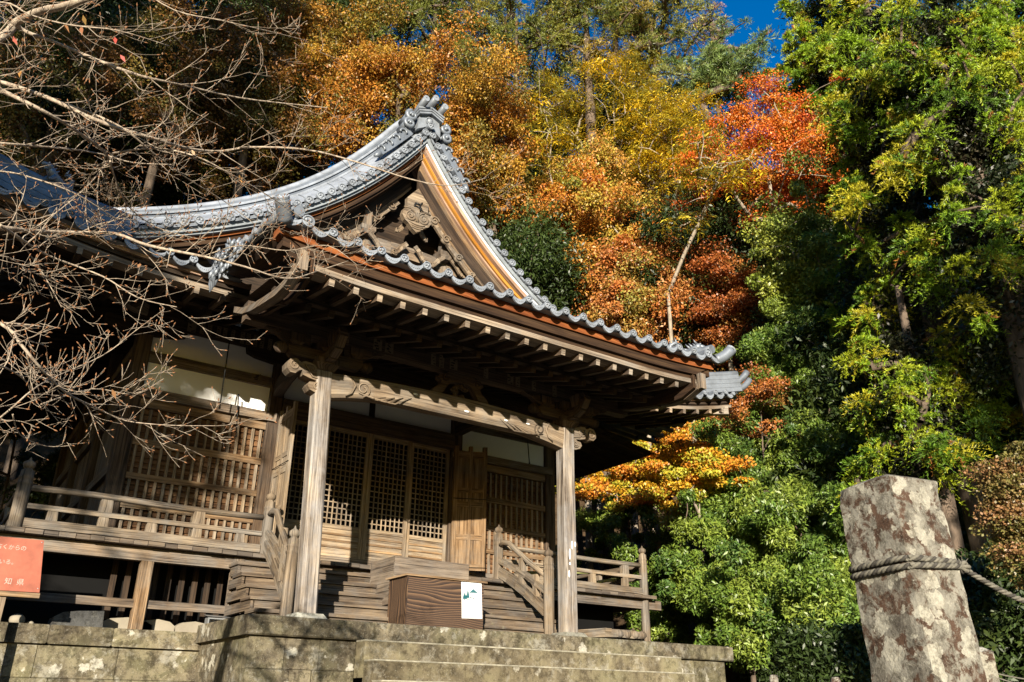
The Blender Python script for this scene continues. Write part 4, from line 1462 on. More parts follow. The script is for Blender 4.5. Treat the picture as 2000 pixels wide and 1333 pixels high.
# --- wooden stair
SX = 3.02
nst = 5
for k in range(nst):
    zt = VZ * (k + 1) / (nst + 1)
    y0 = .80 + (2.25 - .80) * k / nst
    mb = MB()
    mb.box(-SX, SX, y0 - .05, y0 + .42, zt - .055, zt)
    mb.box(-SX + .07, SX - .07, y0, y0 + .035, zt - VZ / (nst + 1), zt - .056)
    if k == 0: pass
    mb.box(-SX + .03, -SX + .09, y0, 2.35, zt - VZ / (nst + 1), zt - .057)
    mb.box(SX - .09, SX - .03, y0, 2.35, zt - VZ / (nst + 1), zt - .057)
    put(mb, "stair_step", M['step'], T)
for s in (-1, 1):
    root = empty("stair_railing"); local(root, T)
    xb, xt = (-2.54, -2.44) if s < 0 else (2.44, 2.44)
    zs = 1.0 if s > 0 else .82
    def rp(mb, name):
        o = mb.build(name, M['rail']); o.parent = root
    mb = MB()
    pts = [(xt, 2.36, 1.93), (xt, 2.2, 1.98), (xt, 2.0, 1.93)] + [(xt + (xb - xt) * t, 2.0 - 1.2 * t, 1.93 + (zs + .17 - 1.93) * t - .03 * sin(pi * t)) for t in (.25, .5, .75, 1)]
    mb.tube(pts, .055, n=8); rp(mb, "top_rail")
    for nm, za, zb_, h in (("middle_rail", 1.62, zs - .12, .10), ("base_rail", 1.40, zs - .48, .19)):
        mb = MB()
        pp = [(xt + (xb - xt) * t, 2.32 - 1.55 * t, za + (zb_ - za) * t + .05 * sin(pi * t)) for t in np.linspace(0, 1, 6)]
        for p, q in zip(pp, pp[1:]): mb.beam(p, q, .11, h)
        rp(mb, nm)
    mb = MB(); mb.beam((xt, 1.55, .98), (xt, 1.55, 1.58), .10, .13, up=(0, 1, 0)); rp(mb, "baluster")
    mb = MB(); mb.beam((xb, 1.1, .66), (xb, 1.1, 1.22), .09, .11, up=(0, 1, 0)); rp(mb, "baluster")
# ------------------------------------------------------------------ stone platform and steps
mb = MB()
for a, b in ((-3.5, -1.62), (-1.62, .25), (.25, 2.3), (2.3, 4.2), (4.2, 6.02)): mb.box(a, b - .004, -.45, .35, -.26, 0, cham=.02)
mb.box(-3.50, 6.02, .352, 1.9, -.26, 0)
random.seed(9)
mb2 = MB()
def wallrow(mb, x0, x1, y, z0, z1, n, axis='x'):
    xs = [x0 + (x1 - x0) * k / n + (random.uniform(-.12, .12) if 0 < k < n else 0) for k in range(n + 1)]
    for a, b in zip(xs, xs[1:]):
        if axis == 'x': mb.box(a + .004, b - .004, y + random.uniform(0, .012), y + .4, z0, z1, cham=.012)
        else: mb.box(y - .4, y - random.uniform(0, .012), a + .002, b - .002, z0, z1)
for r in range(6):
    z1 = -.262 - .42 * r; z0 = z1 - .418
    wallrow(mb, -3.42, -1.85, -.36, z0, z1, 3)
    wallrow(mb, 4.25, 5.85, -.36, z0, z1, 2)
    # left return, running back
    xs = [-.36, .5, 1.3, 1.96]
    for a, b in zip(xs, xs[1:]): mb.box(-3.42 + random.uniform(0, .01), -3.0, a + .002 + .4 * (a == -.36), b, z0, z1)
    for a, b in zip(xs, xs[1:]): mb.box(5.4, 5.84 + random.uniform(0, .01), a + .002 + .4 * (a == -.36), b, z0, z1)
plat = tag(mb.build("stone_platform", M['stone']), "mossy lichen-spotted stone platform block with overhanging cap carrying the porch pillars", "platform")
mb = MB()
xs = [-16, -12.2, -9.4, -7.1, -5.55, -4.70, -3.4]
for a, b in zip(xs, xs[1:]): mb.box(a + .003, b - .003, 1.90, 4.3, -.36, -.105, cham=.018)
for r in range(5):
    z1 = -.362 - .45 * r
    xs = [-16 + k * 1.05 + random.uniform(-.15, .15) for k in range(12)] + [-3.4]
    for a, b in zip(xs, xs[1:]): mb.box(a + .004, b - .004, 1.97 + random.uniform(0, .012), 2.4, z1 - .448, z1, cham=.012)
tag(mb.build("terrace_wall", M['stone']), "low stone terrace wall running left of the porch under the verandah", "stone wall")
mb = MB()
for k in range(9):
    zt = -.265 - .27 * k
    y0 = -.75 - .30 * k
    xs = [-1.9] + [-1.9 + 6.2 * (q + 1) / 4 + random.uniform(-.5, .5) for q in range(3)] + [4.3]
    for a, b in zip(xs, xs[1:]):
        dy = random.uniform(0, .006)
        mb.box(a + .002, b - .002, y0 + dy, -.46 if k == 0 else y0 + .30 - .002, zt - .5, zt - .022)
        mb.box(a + .002, b - .002, y0 + dy - .006, -.46 if k == 0 else y0 + .30 - .008, zt - .0215, zt, mi=1, cham=.006)
tag(mb.build("stone_steps", [M['step_stone'], M['step_edge']]), "wide worn stone steps leading up to the porch platform", "stone steps")

# ------------------------------------------------------------------ things on and round the platform
# offering box with a lid, and the older grey box behind it
fl = aty(797, 1130, .15); fr_ = aty(945, 1140, .15)
x0, x1 = fl[0], fr_[0]
OB = tag(empty("offering_box", ((x0 + x1) / 2, .5, 0)), "dark swirly-grained wooden offering box with thin tan lid in front of the stairs", "offering box")
mb = MB(); mb.box(x0, x1, .15, .175, .005, .80); mb.box(x0, x0 + .03, .176, .78, .005, .80); mb.box(x1 - .03, x1, .176, .78, .005, .80); mb.box(x0, x1, .781, .80, .005, .80)
mb.box(x0 - .012, x0 - .001, .135, .22, .005, .8)
put(mb, "box_body", M['boxwood'], OB)
mb = MB(); mb.box(x0 - .05, x1 + .05, .11, .85, .802, .832); put(mb, "box_lid", M['warm'], OB)
bl = aty(772, 1086, 1.0); br = aty(916, 1105, 1.0)
X0, X1 = bl[0], br[0]
zt = bl[2]
mb = MB()
mb.box(X0, X1, 1.0, 1.03, .46, zt); mb.box(X0, X0 + .04, 1.031, 1.9, .42, zt); mb.box(X1 - .04, X1, 1.031, 1.9, .5, zt); mb.box(X0, X1, 1.9, 1.93, .5, zt)
for z in np.linspace(0, 1, 9):
    y = 1.05 + .8 * z
    mb.box(X0 + .04, X1 - .04, y, y + .035, zt - .06, zt - .02)
mb.box(X0, X1, 1.0, 1.9, .43, .46)
tag(mb.build("old_offering_box", M['boxold']), "weathered grey open-topped wooden box on the stairs behind the dark offering box", "offering box")

# poster on the box front
c = [aty(u, v, .142) for u, v in ((902, 1208), (942, 1209), (943, 1139), (901, 1137))]
PO = empty("paper_poster", tuple(c[0]))
tag(PO, "white paper poster with small teal temple drawing pinned to the dark offering box", "poster")
w_, h_ = c[1][0] - c[0][0], c[3][2] - c[0][2]
px = lambda a, b, d=0: (c[0][0] + a * w_ + (c[3][0] - c[0][0]) * b, .142 - d - .002 * sin(b * 3.0) * (1 - a) , c[0][2] + b * h_ + (c[1][2] - c[0][2]) * a)
mb = MB()
rows = [[px(a, b) for b in np.linspace(0, 1, 9)] for a in np.linspace(0, 1, 6)]
mb.grid(rows, smooth=True); rows2 = [[(p[0], p[1] + .002, p[2]) for p in r] for r in rows]; mb.grid(rows2, flip=True)
put(mb, "paper_sheet", M['paper'], PO)
mb = MB()
for (a, b, h, w) in ((.15, .53, .22, .06), (.22, .53, .16, .05), (.31, .56, .26, .075), (.10, .53, .13, .05)):
    mb.quad([px(a - w, b, .003), px(a + w, b, .003), px(a + w * .6, b + h * .5, .003), px(a, b + h, .003), px(a - w * .6, b + h * .5, .003)], mi=0)
mb.quad([px(.36, .71, .003), px(.82, .71, .003), px(.70, .76, .003), px(.58, .82, .003), px(.47, .76, .003)], mi=1)
for a in (.44, .52, .62, .70): mb.quad([px(a, .60, .003), px(a + .012, .60, .003), px(a + .012, .72, .003), px(a, .72, .003)], mi=1)
for k in range(8):
    a = .12 + .07 * k; b = .50 + .03 * sin(k * 1.7) + .01 * k
    mb.quad([px(a, b, .003), px(a + .06, b + .01, .003), px(a + .06, b + .035, .003), px(a, b + .02, .003)], mi=1 if k % 2 else 2)
random.seed(4)
for (a0, b0, n) in ((.14, .46, 7), (.78, .70, 3), (.76, .60, 3), (.3, .18, 5), (.1, .10, 9)):
    for k in range(n):
        a = a0 + .05 * k; hh = .018 if b0 > .3 else .007
        mb.quad([px(a, b0, .003), px(a + .03, b0 + .004, .003), px(a + .028, b0 + hh, .003), px(a + .004, b0 + hh, .003)], mi=2)
put(mb, "poster_print", [M['teal'], M['teal_pale'], M['ink']], PO)

# orange-red notice board at the left, white characters
SG = tag(empty("notice_board", (-6.6, 1.5, -.1)), "orange-red painted notice board with white Japanese characters beside the verandah railing", "sign board")
tr = aty(86, 1056, 1.5); brc = aty(77, 1158, 1.5)
mb = MB()
zt_, zb_ = tr[2], brc[2]
o = [(-7.7, zb_ - .02), (brc[0], zb_), (tr[0], zt_), (-7.7, zt_ - .02)]
mb.prism(o, 1.5, 1.525); put(mb, "painted_panel", M['redsign'], SG, fix=True)
mb = MB(); mb.box(-7.75, brc[0] + .01, 1.485, 1.56, zb_ - .075, zb_ - .012); put(mb, "bottom_ledge", M['warm'], SG)
for x in (-7.4, -6.25):
    mb = MB(); mb.box(x - .04, x + .04, 1.53, 1.6, -1.0, zt_ - .05); put(mb, "support_leg", M['wood'], SG)


def text(body, size, loc, name, mat, par):
    cu = bpy.data.curves.new(name, 'FONT')
    cu.body = body; cu.size = size; cu.extrude = .0012
    cu.align_x = 'RIGHT'
    ob = bpy.data.objects.new("tmp_text", cu)
    COL.objects.link(ob)
    bpy.context.view_layer.update()
    me = bpy.data.meshes.new_from_object(ob.evaluated_get(bpy.context.evaluated_depsgraph_get()))
    bpy.data.objects.remove(ob); bpy.data.curves.remove(cu)
    me.name = name
    me.materials.clear(); me.materials.append(mat)
    me.transform(Matrix.Translation(loc) @ Matrix.Rotation(pi / 2, 4, 'X'))
    o = bpy.data.objects.new(name, me); COL.objects.link(o)
    return local(o, par)


M['sgw'] = plain("faded_white_paint", (.46, .33, .28), .7, .2, 20, 0, .2, 0)
text("愛  知  県", .095, (tr[0] - .12, 1.498, zb_ + .085), "lettering", M['sgw'], SG)
text("のだ。", .085, (tr[0] - .47, 1.498, zb_ + .235), "lettering", M['sgw'], SG)
text("ている。", .075, (tr[0] - .26, 1.498, zb_ + .345), "lettering", M['sgw'], SG)
text("で、古くからの", .075, (tr[0] - .19, 1.498, zb_ + .545), "lettering", M['sgw'], SG)
for (u, v) in ((74, 1150), (82, 1060)):
    p = aty(u, v, 1.499); mb = MB(); mb.blob(tuple(p), (.009, .004, .009), n=6); put(mb, "nail_head", M['aluminium'], SG)

# stones, plaster mounds and grille under the verandah
p = aty(35, 1213, 2.05)
mb = MB(); mb.blob((p[0], 2.2, -.045), (.105, .10, .085), n=14, jit=.02); tag(mb.build("round_stone", M['mound']), "smooth pale round stone on the terrace wall under the red notice board", "stone")
p = aty(60, 1224, 2.05)
mb = MB(); mb.blob((p[0], 2.15, -.09), (.05, .05, .035), n=10, jit=.05); tag(mb.build("small_pebble", M['mound']), "small pale pebble beside the round stone on the terrace wall", "stone")
a = aty(97, 1224, 2.3); b = aty(200, 1228, 2.3)
mb = MB()
o = [(a[0], -.10), (a[0] + .03, .04), (a[0] + .14, .11), (a[0] + .35, .14), (b[0] - .02, .16), (b[0], -.10)]
mb.prism(o, 2.3, 2.75); tag(mb.build("field_stone", M['darkstone'], fix=True), "dark flat-topped natural stone lying under the verandah beam at left", "stone")
for k, (u0, u1, lab) in enumerate(((195, 300, "shaded pale plaster mound left of the tan verandah post"), (272, 345, "sunlit rounded plaster mound right of the tan verandah post"), (342, 420, "sunlit rounded plaster mound beside the metal grille"))):
    a = aty(u0, 1215, 2.75); b = aty(u1, 1215, 2.75)
    mb = MB(); w = b[0] - a[0]
    o = [(a[0], -.104), (a[0] + .01, .03), (a[0] + .18 * w, .10), (a[0] + .5 * w, .13), (b[0] - .18 * w, .10), (b[0] - .01, .03), (b[0], -.104)]
    mb.prism(o, 2.75, 2.98); tag(mb.build("plaster_mound", M['mound'], fix=True), lab, "plaster base", "plaster mounds under the hall")
a = aty(408, 1200, 2.12); b = aty(474, 1200, 2.12)
VG = tag(empty("metal_grille", (a[0], 2.15, -.1)), "small grey louvred metal grille beside the wooden stair foot", "vent")
mb = MB(); mb.box(a[0], b[0], 2.12, 2.30, -.10, -.075); mb.box(a[0], b[0], 2.12, 2.30, .13, .15); mb.box(a[0], a[0] + .02, 2.12, 2.3, -.075, .13); mb.box(b[0] - .02, b[0], 2.12, 2.3, -.075, .13); mb.box(a[0] + .02, b[0] - .02, 2.27, 2.3, -.075, .13)
put(mb, "grille_case", M['aluminium'], VG)
mb = MB()
for k in range(9):
    x = a[0] + .03 + (b[0] - a[0] - .06) * k / 8
    mb.box(x - .006, x + .006, 2.115, 2.15, -.075, .13)
put(mb, "louvre", M['iron'], VG)
mb = MB(); mb.quad([(a[0] - .02, 2.10, .165), (b[0] + .12, 2.10, .155), (b[0] + .12, 2.34, .20), (a[0] - .02, 2.34, .21)]); mb.quad([(a[0] - .02, 2.10, .160), (a[0] - .02, 2.34, .205), (b[0] + .12, 2.34, .195), (b[0] + .12, 2.10, .150)]); put(mb, "grille_hood", M['aluminium'], VG)

# spare roof timbers under the right verandah
random.seed(2)
for k, (x0, x1, y, z, w, h, tilt, lab) in enumerate(((4.0, 5.55, 2.25, .40, .16, .14, .10, "long carved spare timber leaning on the log pile under right verandah"), (4.1, 5.3, 2.12, .33, .15, .12, .06, "lower tan spare timber with notched end under right verandah"), (5.0, 6.2, 2.22, .37, .18, .17, -.01, "stubby carved cloud-ended timber right of the spare beams"))):
    mb = MB()
    L = x1 - x0
    mb.beam((x0, y, z - tilt), (x0 + L * .7, y, z), w, h * .8, w1=w, h1=h)
    mb.beam((x0 + L * .7, y, z), (x1, y, z - .01), w * .98, h, w1=w * .7, h1=h * .55)
    if k == 2:
        for q in range(4): mb.blob((x1 - .1 - q * .22, y - .06, z), (.12, .09, .09), n=8, jit=.05)
    if k == 1: mb.box(x1 - .35, x1 - .18, y - .09, y + .09, z + .05, z + .12)
    tag(mb.build("spare_timber", M['rail']), lab, "timber", "spare carved timbers under the verandah")
for k, (p, q, lab) in enumerate((((3.1, 2.75, 1.50), (5.75, 2.85, 1.76), "green bamboo pole slanting behind the right railing"), ((4.9, 2.95, 1.42), (5.9, 2.7, 1.60), "shorter bamboo pole crossing behind the right railing"))):
    mb = MB(); pts = [Vector(p).lerp(Vector(q), t) for t in np.linspace(0, 1, 9)]
    mb.tube(pts, [.032 + .006 * (i % 2) for i in range(9)], n=8)
    tag(mb.build("bamboo_pole", plain("green_bamboo" , (.27, .28, .11), .5, .2, 10)), lab, "bamboo pole")

# ------------------------------------------------------------------ lichened stone post with rope in the foreground
D0 = 4.0
pc = Vector(at(1768, 1118, D0 + .15))
SP = tag(empty("stone_post", (pc.x, pc.y, -2.75)), "large leaning square stone post with pyramid top and pale lichen, tied with rope", "stone post")
axis = Vector((-.02, .035, 1)).normalized()
up = (cos(.62), sin(.62), 0)
mb = MB()
wv = .322
zt = at(1735, 945, D0 + .15)[2]
base = pc + axis * (-2.6 - pc.z)
top = pc + axis * (zt - pc.z)
# subdivided shaft with slightly worn arrises
fx = Vector((cos(-.16), sin(-.16), 0)); fy = axis.cross(fx).normalized(); fx = fy.cross(axis).normalized()
rows = []
random.seed(21)
for i in range(40):
    t = i / 39
    p = base.lerp(top, t)
    w = wv * (1.06 - .10 * t) / 2
    row = []
    m = 6
    for sd in range(4):
        for j in range(m):
            a = -1 + 2 * j / m
            x, y = ((a, -1), (1, a), (-a, 1), (-1, -a))[sd]
            c_ = .035 if j == 0 else 0
            x *= 1 - c_; y *= 1 - c_
            q = 1 + random.uniform(-.014, .014) - (.05 * random.random() if i > 36 else 0) - (.03 * random.random() ** 3 if j == 0 else 0)
            row.append(p + fx * (x * w * q) + fy * (y * w * q))
    rows.append(row)
apex = top + axis * .055
for k, (f, h) in enumerate(((.97, .006), (.6, .030), (.25, .048), (.02, .055))):
    rows.append([top + axis * h + (v - top) * f for v in rows[39]])
mb.grid(rows, smooth=False, close=True)
put(mb, "post_shaft", M['stone_post'], SP)
# rope: a loop round the post, a knot, and the line running off to the right
RP = tag(empty("rope", tuple(pc)), "grey twisted rope looped round the large stone post and running off right", "rope")
zr = at(1765, 1108, D0)[2]
rc = pc + axis * (zr - pc.z)
hw = wv * 1.0 / 2 + .012


def twisted(path, r=.0115, pitch=.075, strands=3):
    """three-strand laid rope along a path"""
    pts = [Vector(p) for p in path]
    L = [0]
    for a, b in zip(pts, pts[1:]): L.append(L[-1] + (b - a).length)
    n = int(L[-1] / .008)
    P = []
    for i in range(n + 1):
        q = L[-1] * i / n
        k = max(0, min(len(pts) - 2, int(np.searchsorted(L, q)) - 1))
        t = (q - L[k]) / max(1e-6, L[k + 1] - L[k])
        P.append(pts[k].lerp(pts[k + 1], t))
    mb = MB()
    for s_ in range(strands):
        out = []
        for i, p in enumerate(P):
            d = (P[min(i + 1, n)] - P[max(i - 1, 0)]).normalized()
            a = d.cross(Vector((0, 0, 1))).normalized(); b = a.cross(d)
            th = 2 * pi * (L[-1] * i / n / pitch + s_ / strands)
            out.append(p + (a * cos(th) + b * sin(th)) * r * .58)
        mb.tube(out, r * .66, n=6, mi=1 if s_ == 1 else 0)
    return mb


def loop(dz, slope=0):
    o = []
    for sd in range(4):
        for j in range(6):
            a = -1 + 2 * j / 6
            x, y = ((a, -1), (1, a), (-a, 1), (-1, -a))[sd]
            m = max(abs(x), abs(y)); rr = (abs(x) ** 6 + abs(y) ** 6) ** (1 / 6)
            o.append(rc + fx * (x / rr * m * hw) + fy * (y / rr * m * hw) + axis * (dz + slope * x))
    return o + [o[0]]


put(twisted(loop(.0, .006)), "rope_loop", [M['rope'], M['ropedark']], RP)
put(twisted(loop(.0225, -.004)), "rope_loop", [M['rope'], M['ropedark']], RP)
kn = rc + fx * hw - fy * hw * .75
kn = rc + fx * (hw + .012) - fy * (hw * .85)
mb = MB(); random.seed(8)
for k in range(6):
    a0 = random.random() * 6
    mb.tube([kn + Vector((.022 * cos(a0 + t), .022 * sin(a0 + t) * cos(k), .022 * sin(a0 + t) * sin(k) + .005)) for t in np.linspace(0, 4.5, 9)], .009, n=6, mi=k % 2)
for k in range(9):
    mb.tube([kn + Vector((0, 0, .015)), kn + Vector((random.uniform(-.02, .02), random.uniform(-.02, .02), random.uniform(.03, .05)))], [.004, .001], n=4)
put(mb, "rope_knot", [M['rope'], M['ropedark']], RP)
far = Vector(at(2130, 1200, D0 + .6))
pts = [kn.lerp(far, t) + Vector((0, 0, -.05 * sin(pi * t))) for t in np.linspace(0, 1, 14)]
put(twisted(pts, .011, .065), "rope_tail", [M['rope'], M['ropedark']], RP)

# second, smaller post beyond it with thin wires
q0 = Vector(at(1925, 1330, 7.0))
mb = MB()
tp = Vector(at(1920, 1272, 7.0))
mb.beam((q0.x, q0.y, -2.6), (q0.x - .03, q0.y, tp.z - .01), .19, .19, up=(cos(.5), sin(.5), 0), cham=.015)
mb.beam((q0.x - .03, q0.y, tp.z - .01), (q0.x - .03, q0.y, tp.z + .025), .19, .19, up=(cos(.5), sin(.5), 0), w1=.06, h1=.06)
tag(mb.build("small_stone_post", M['stone_post']), "small square stone post behind the large roped post at lower right", "stone post")
mb = MB()
for k in range(2):
    a = Vector(at(1930, 1312 + 6 * k, 6.9)); b = Vector(at(2080, 1330 + 22 * k, 6.9))
    mb.tube([a.lerp(b, t) + Vector((0, 0, -.02 * sin(pi * t))) for t in np.linspace(0, 1, 8)], .005, n=5)
tag(mb.build("wire", M['rope']), "thin pale wire strung from the small stone post", "wire")
for (u, v, d, lab) in ((1511, 1323, 9.0, "pale stake top at the bottom edge nearer the platform"), (1632, 1328, 8.0, "pale stake top at the bottom edge nearer the large stone post")):
    p = at(u, v, d); mb = MB()
    mb.tube([(p[0], p[1], -2.8), (p[0], p[1], p[2] - .01), (p[0], p[1], p[2] + .02)], [.045, .043, .03], n=10)
    tag(mb.build("stake", M['stone_post']), lab, "stake", "pale stakes along the path")
# ------------------------------------------------------------------ trees
rng = np.random.default_rng(12)


def unit(a):
    return a / np.maximum(1e-9, np.linalg.norm(a, axis=-1, keepdims=True))


def leaf_object(name, P, D, Nn, L, Wd, C, mat, parent, fold=.12):
    n = len(P)
    D = unit(D); S_ = unit(np.cross(D, Nn)); U = np.cross(S_, D)
    L = np.broadcast_to(L, (n,))[:, None]; Wd = np.broadcast_to(Wd, (n,))[:, None]
    V = np.empty((n, 4, 3), np.float32)
    V[:, 0] = P - D * L * .5
    V[:, 1] = P + S_ * Wd * .5 + U * L * fold - D * L * .05
    V[:, 2] = P + D * L * .5
    V[:, 3] = P - S_ * Wd * .5 + U * L * fold - D * L * .05
    me = bpy.data.meshes.new(name)
    me.vertices.add(n * 4); me.vertices.foreach_set("co", V.ravel())
    me.loops.add(n * 4); me.loops.foreach_set("vertex_index", np.arange(n * 4, dtype=np.int32))
    me.polygons.add(n); me.polygons.foreach_set("loop_start", np.arange(0, n * 4, 4, dtype=np.int32))
    me.polygons.foreach_set("loop_total", np.full(n, 4, np.int32))
    ca = me.color_attributes.new("Col", 'FLOAT_COLOR', 'POINT')
    cc = np.ones((n, 4, 4), np.float32); cc[:, :, :3] = C[:, None, :]
    ca.data.foreach_set("color", cc.ravel())
    me.materials.append(mat)
    me.update(calc_edges=True)
    o = bpy.data.objects.new(name, me); COL.objects.link(o)
    if parent is not None: o.parent = parent; o.matrix_parent_inverse = Matrix.Translation(-parent.location)
    return o


def limbs(base, attract, r0, trunkpts):
    """trunk polyline plus limbs: every attractor is joined to the nearest node towards the base"""
    nodes = [np.array(p, float) for p in trunkpts]
    par = [-1] + list(range(len(trunkpts) - 1))
    nt = len(nodes)
    order = np.argsort(np.linalg.norm(attract - nodes[-1], axis=1) * .4 + np.linalg.norm(attract - nodes[nt // 2], axis=1))
    tips = []
    for k in order:
        a = attract[k]
        A = np.array(nodes)
        d = np.linalg.norm(A - a, axis=1)
        # prefer nodes below the attractor
        pen = np.maximum(0, A[:, 2] - a[2]) * 1.2
        j = int(np.argmin(d + pen + (np.arange(len(A)) < 1) * 5))
        m = (A[j] + a) / 2 + np.array([0, 0, .08 * d[j]]) + rng.normal(0, .05 * d[j], 3)
        nodes.append(m); par.append(j)
        nodes.append(a); par.append(len(nodes) - 2); tips.append(len(nodes) - 1)
    n = len(nodes); load = np.zeros(n)
    for t in tips: load[t] += 1
    for i in range(n - 1, 0, -1):
        if par[i] >= 0 and i >= nt: load[par[i]] += load[i]
    for i in range(nt - 1, 0, -1): load[par[i]] += load[i]
    R = r0 * (np.maximum(load, .6) / max(1, load[0])) ** .5
    for i in range(nt):      # the trunk itself tapers steadily
        R[i] = max(R[i], r0 * (1 - .75 * i / max(1, nt - 1)))
    return np.array(nodes), par, R


def wood_object(name, nodes, par, R, mat, parent, rmin=.012, n=6):
    idx = [i for i in range(len(nodes)) if par[i] >= 0]
    p0 = nodes[[par[i] for i in idx]]; p1 = nodes[idx]
    r1 = np.maximum(R[idx], rmin)
    r0 = np.maximum(np.minimum(R[[par[i] for i in idx]], r1 * 1.5), rmin)
    d = unit(p1 - p0)
    ref = np.where(np.abs(d[:, 2:3]) > .9, np.array([[1., 0, 0]]), np.array([[0, 0, 1.]]))
    a = unit(np.cross(d, ref)); b = np.cross(d, a)
    th = np.arange(n) * 2 * np.pi / n
    ring = a[:, None] * np.cos(th)[None, :, None] + b[:, None] * np.sin(th)[None, :, None]
    V = np.concatenate([p0[:, None] + ring * r0[:, None, None], p1[:, None] + ring * r1[:, None, None]], 1)
    m = len(idx)
    F = []
    k = np.arange(n); k2 = (k + 1) % n
    q = np.stack([k, k2, n + k2, n + k], 1)
    F = (q[None] + (np.arange(m) * 2 * n)[:, None, None]).reshape(-1, 4)
    me = bpy.data.meshes.new(name)
    me.from_pydata(V.reshape(-1, 3).tolist(), [], F.tolist())
    me.polygons.foreach_set("use_smooth", np.ones(len(F), bool))
    me.materials.append(mat)
    o = bpy.data.objects.new(name, me); COL.objects.link(o)
    if parent is not None: o.parent = parent; o.matrix_parent_inverse = Matrix.Translation(-parent.location)
    return o


def pick(pal, n):
    w = np.array([p[3] if len(p) > 3 else 1 for p in pal], float); w /= w.sum()
    k = rng.choice(len(pal), n, p=w)
    return np.array([p[:3] for p in pal], float)[k]


KIND = {  # leaf length, width/length, flatness of a clump, clump radius, droop
    'broad': (.112, .50, .75, .62, .35), 'maple': (.085, .75, .34, .70, .15), 'pinnate': (.22, .22, .38, .60, .55),
    'glossy': (.14, .34, .8, .52, .1), 'cedar': (.115, .17, .9, .46, .1), 'pine': (.19, .13, .55, .50, -.2), 'thin': (.15, .5, .6, .6, .3)}


def foliage(kind, A, per, pal, scale=1.0, cvar=.25, crs=1.0):
    """leaf arrays for clumps centred on A"""
    L, asp, flat, cr, droop = KIND[kind]
    L *= scale; cr *= crs
    if kind in ('broad', 'maple'): per = int(per * 2.2)
    K = len(A)
    cen = A.mean(0)
    cc = pick(pal, K)
    crk = cr * rng.uniform(.6, 1.7, K)
    if kind in ('cedar', 'pine'):
        # tufts: needles fan out of short shoots; shoots point out and up
        ns = 22; nb = max(6, int(per * 1.4) // ns)
        sh = unit(rng.normal(0, 1, (K, ns, 3)) + np.array([-.3, -.45, .55]))
        sl = crk[:, None, None] * rng.uniform(.75, 1.25, (K, ns, 1))
        t = rng.uniform(.15, 1.0, (K, ns, nb, 1))
        sag = np.array([0, 0, -.5]) * t ** 2 * sl[:, :, None]
        P = A[:, None, None] + (sh * sl * np.array([1, 1, flat]))[:, :, None] * t + sag
        D = unit(sh[:, :, None] * .9 + rng.normal(0, .55, (K, ns, nb, 3)))
        ll = L * rng.uniform(.6, 1.15, (K, ns, nb)) * (1.15 - .35 * t[..., 0])
        P = P + D * ll[..., None] * .45
        Nn = unit(rng.normal(0, 1, P.shape) + np.array([-.3, -.45, .3]))
        C = np.repeat(np.repeat(cc[:, None], ns, 1) * rng.uniform(.75, 1.25, (K, ns, 1)), nb, 1).reshape(K, ns, nb, 3)
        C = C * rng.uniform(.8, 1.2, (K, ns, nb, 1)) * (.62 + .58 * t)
        sel = rng.random((K, ns)) < .02
        C[sel] = np.array([.30, .12, .025])
        return P.reshape(-1, 3), D.reshape(-1, 3), Nn.reshape(-1, 3), ll.ravel(), C.reshape(-1, 3), asp
    n = K * per
    g = unit(rng.normal(0, 1, (K, per, 3))) * (rng.random((K, per, 1)) ** .45)
    P = A[:, None] + g * crk[:, None, None] * np.array([1, 1, flat])
    out = unit(P - cen)
    D = unit(rng.normal(0, 1, P.shape) * .8 + g * .7 + np.array([0, 0, -droop]))
    Nn = unit(rng.normal(0, .65, P.shape) + np.array([0, 0, .8]) + out * .35 + np.array([-.25, -.4, 0]))
    ll = L * rng.uniform(.65, 1.25, (K, per))
    if kind == 'pinnate':   # leaflets ranged along shared stalks
        m = 9; q = per // m
        st = unit(rng.normal(0, 1, (K, q, 3)) * np.array([1, 1, .35])); o0 = A[:, None] + unit(rng.normal(0, 1, (K, q, 3))) * crk[:, None, None] * .7 * np.array([1, 1, flat])
        t = np.linspace(0, 1, m)[None, None, :, None]
        P = o0[:, :, None] + st[:, :, None] * t * .55 + np.array([0, 0, -.22]) * t ** 2
        side = unit(np.cross(st, np.array([0, 0, 1.])))[:, :, None] * np.where(np.arange(m) % 2, 1, -1)[None, None, :, None]
        D = unit(side * .8 + st[:, :, None] * .5 + np.array([0, 0, -.45]) + rng.normal(0, .15, P.shape))
        P = (P + D * L * .4).reshape(K, q * m, 3); D = D.reshape(K, q * m, 3)
        Nn = unit(rng.normal(0, .3, P.shape) + np.array([-.2, -.35, .8])); ll = L * rng.uniform(.6, 1.1, (K, q * m)); per = q * m
    mixc = pick(pal, K * per).reshape(K, per, 3)
    f = rng.uniform(.0, .55, (K, per, 1))
    C = (cc[:, None] * (1 - f) + mixc * f) * 1.22 * rng.uniform(1 - cvar, 1 + cvar, (K, per, 1))
    return P.reshape(-1, 3), D.reshape(-1, 3), Nn.reshape(-1, 3), ll.ravel(), C.reshape(-1, 3), asp


def crown_points(c, rad, K, shell=.5):
    """clump centres through an uneven ellipsoid; lobes keep the outline ragged"""
    g = unit(rng.normal(0, 1, (K, 3)))
    ph = rng.uniform(0, 6.28, 6)
    lob = 1 + .22 * np.sin(3 * np.arctan2(g[:, 1], g[:, 0]) + ph[0]) + .14 * np.sin(5 * g[:, 2] + ph[1]) + .10 * np.sin(7 * g[:, 0] + ph[2])
    r = (shell + (1 - shell) * rng.random(K)) ** .7 * lob * np.where(rng.random(K) < .16, rng.uniform(1.1, 1.5, K), 1)
    return c + g * r[:, None] * rad


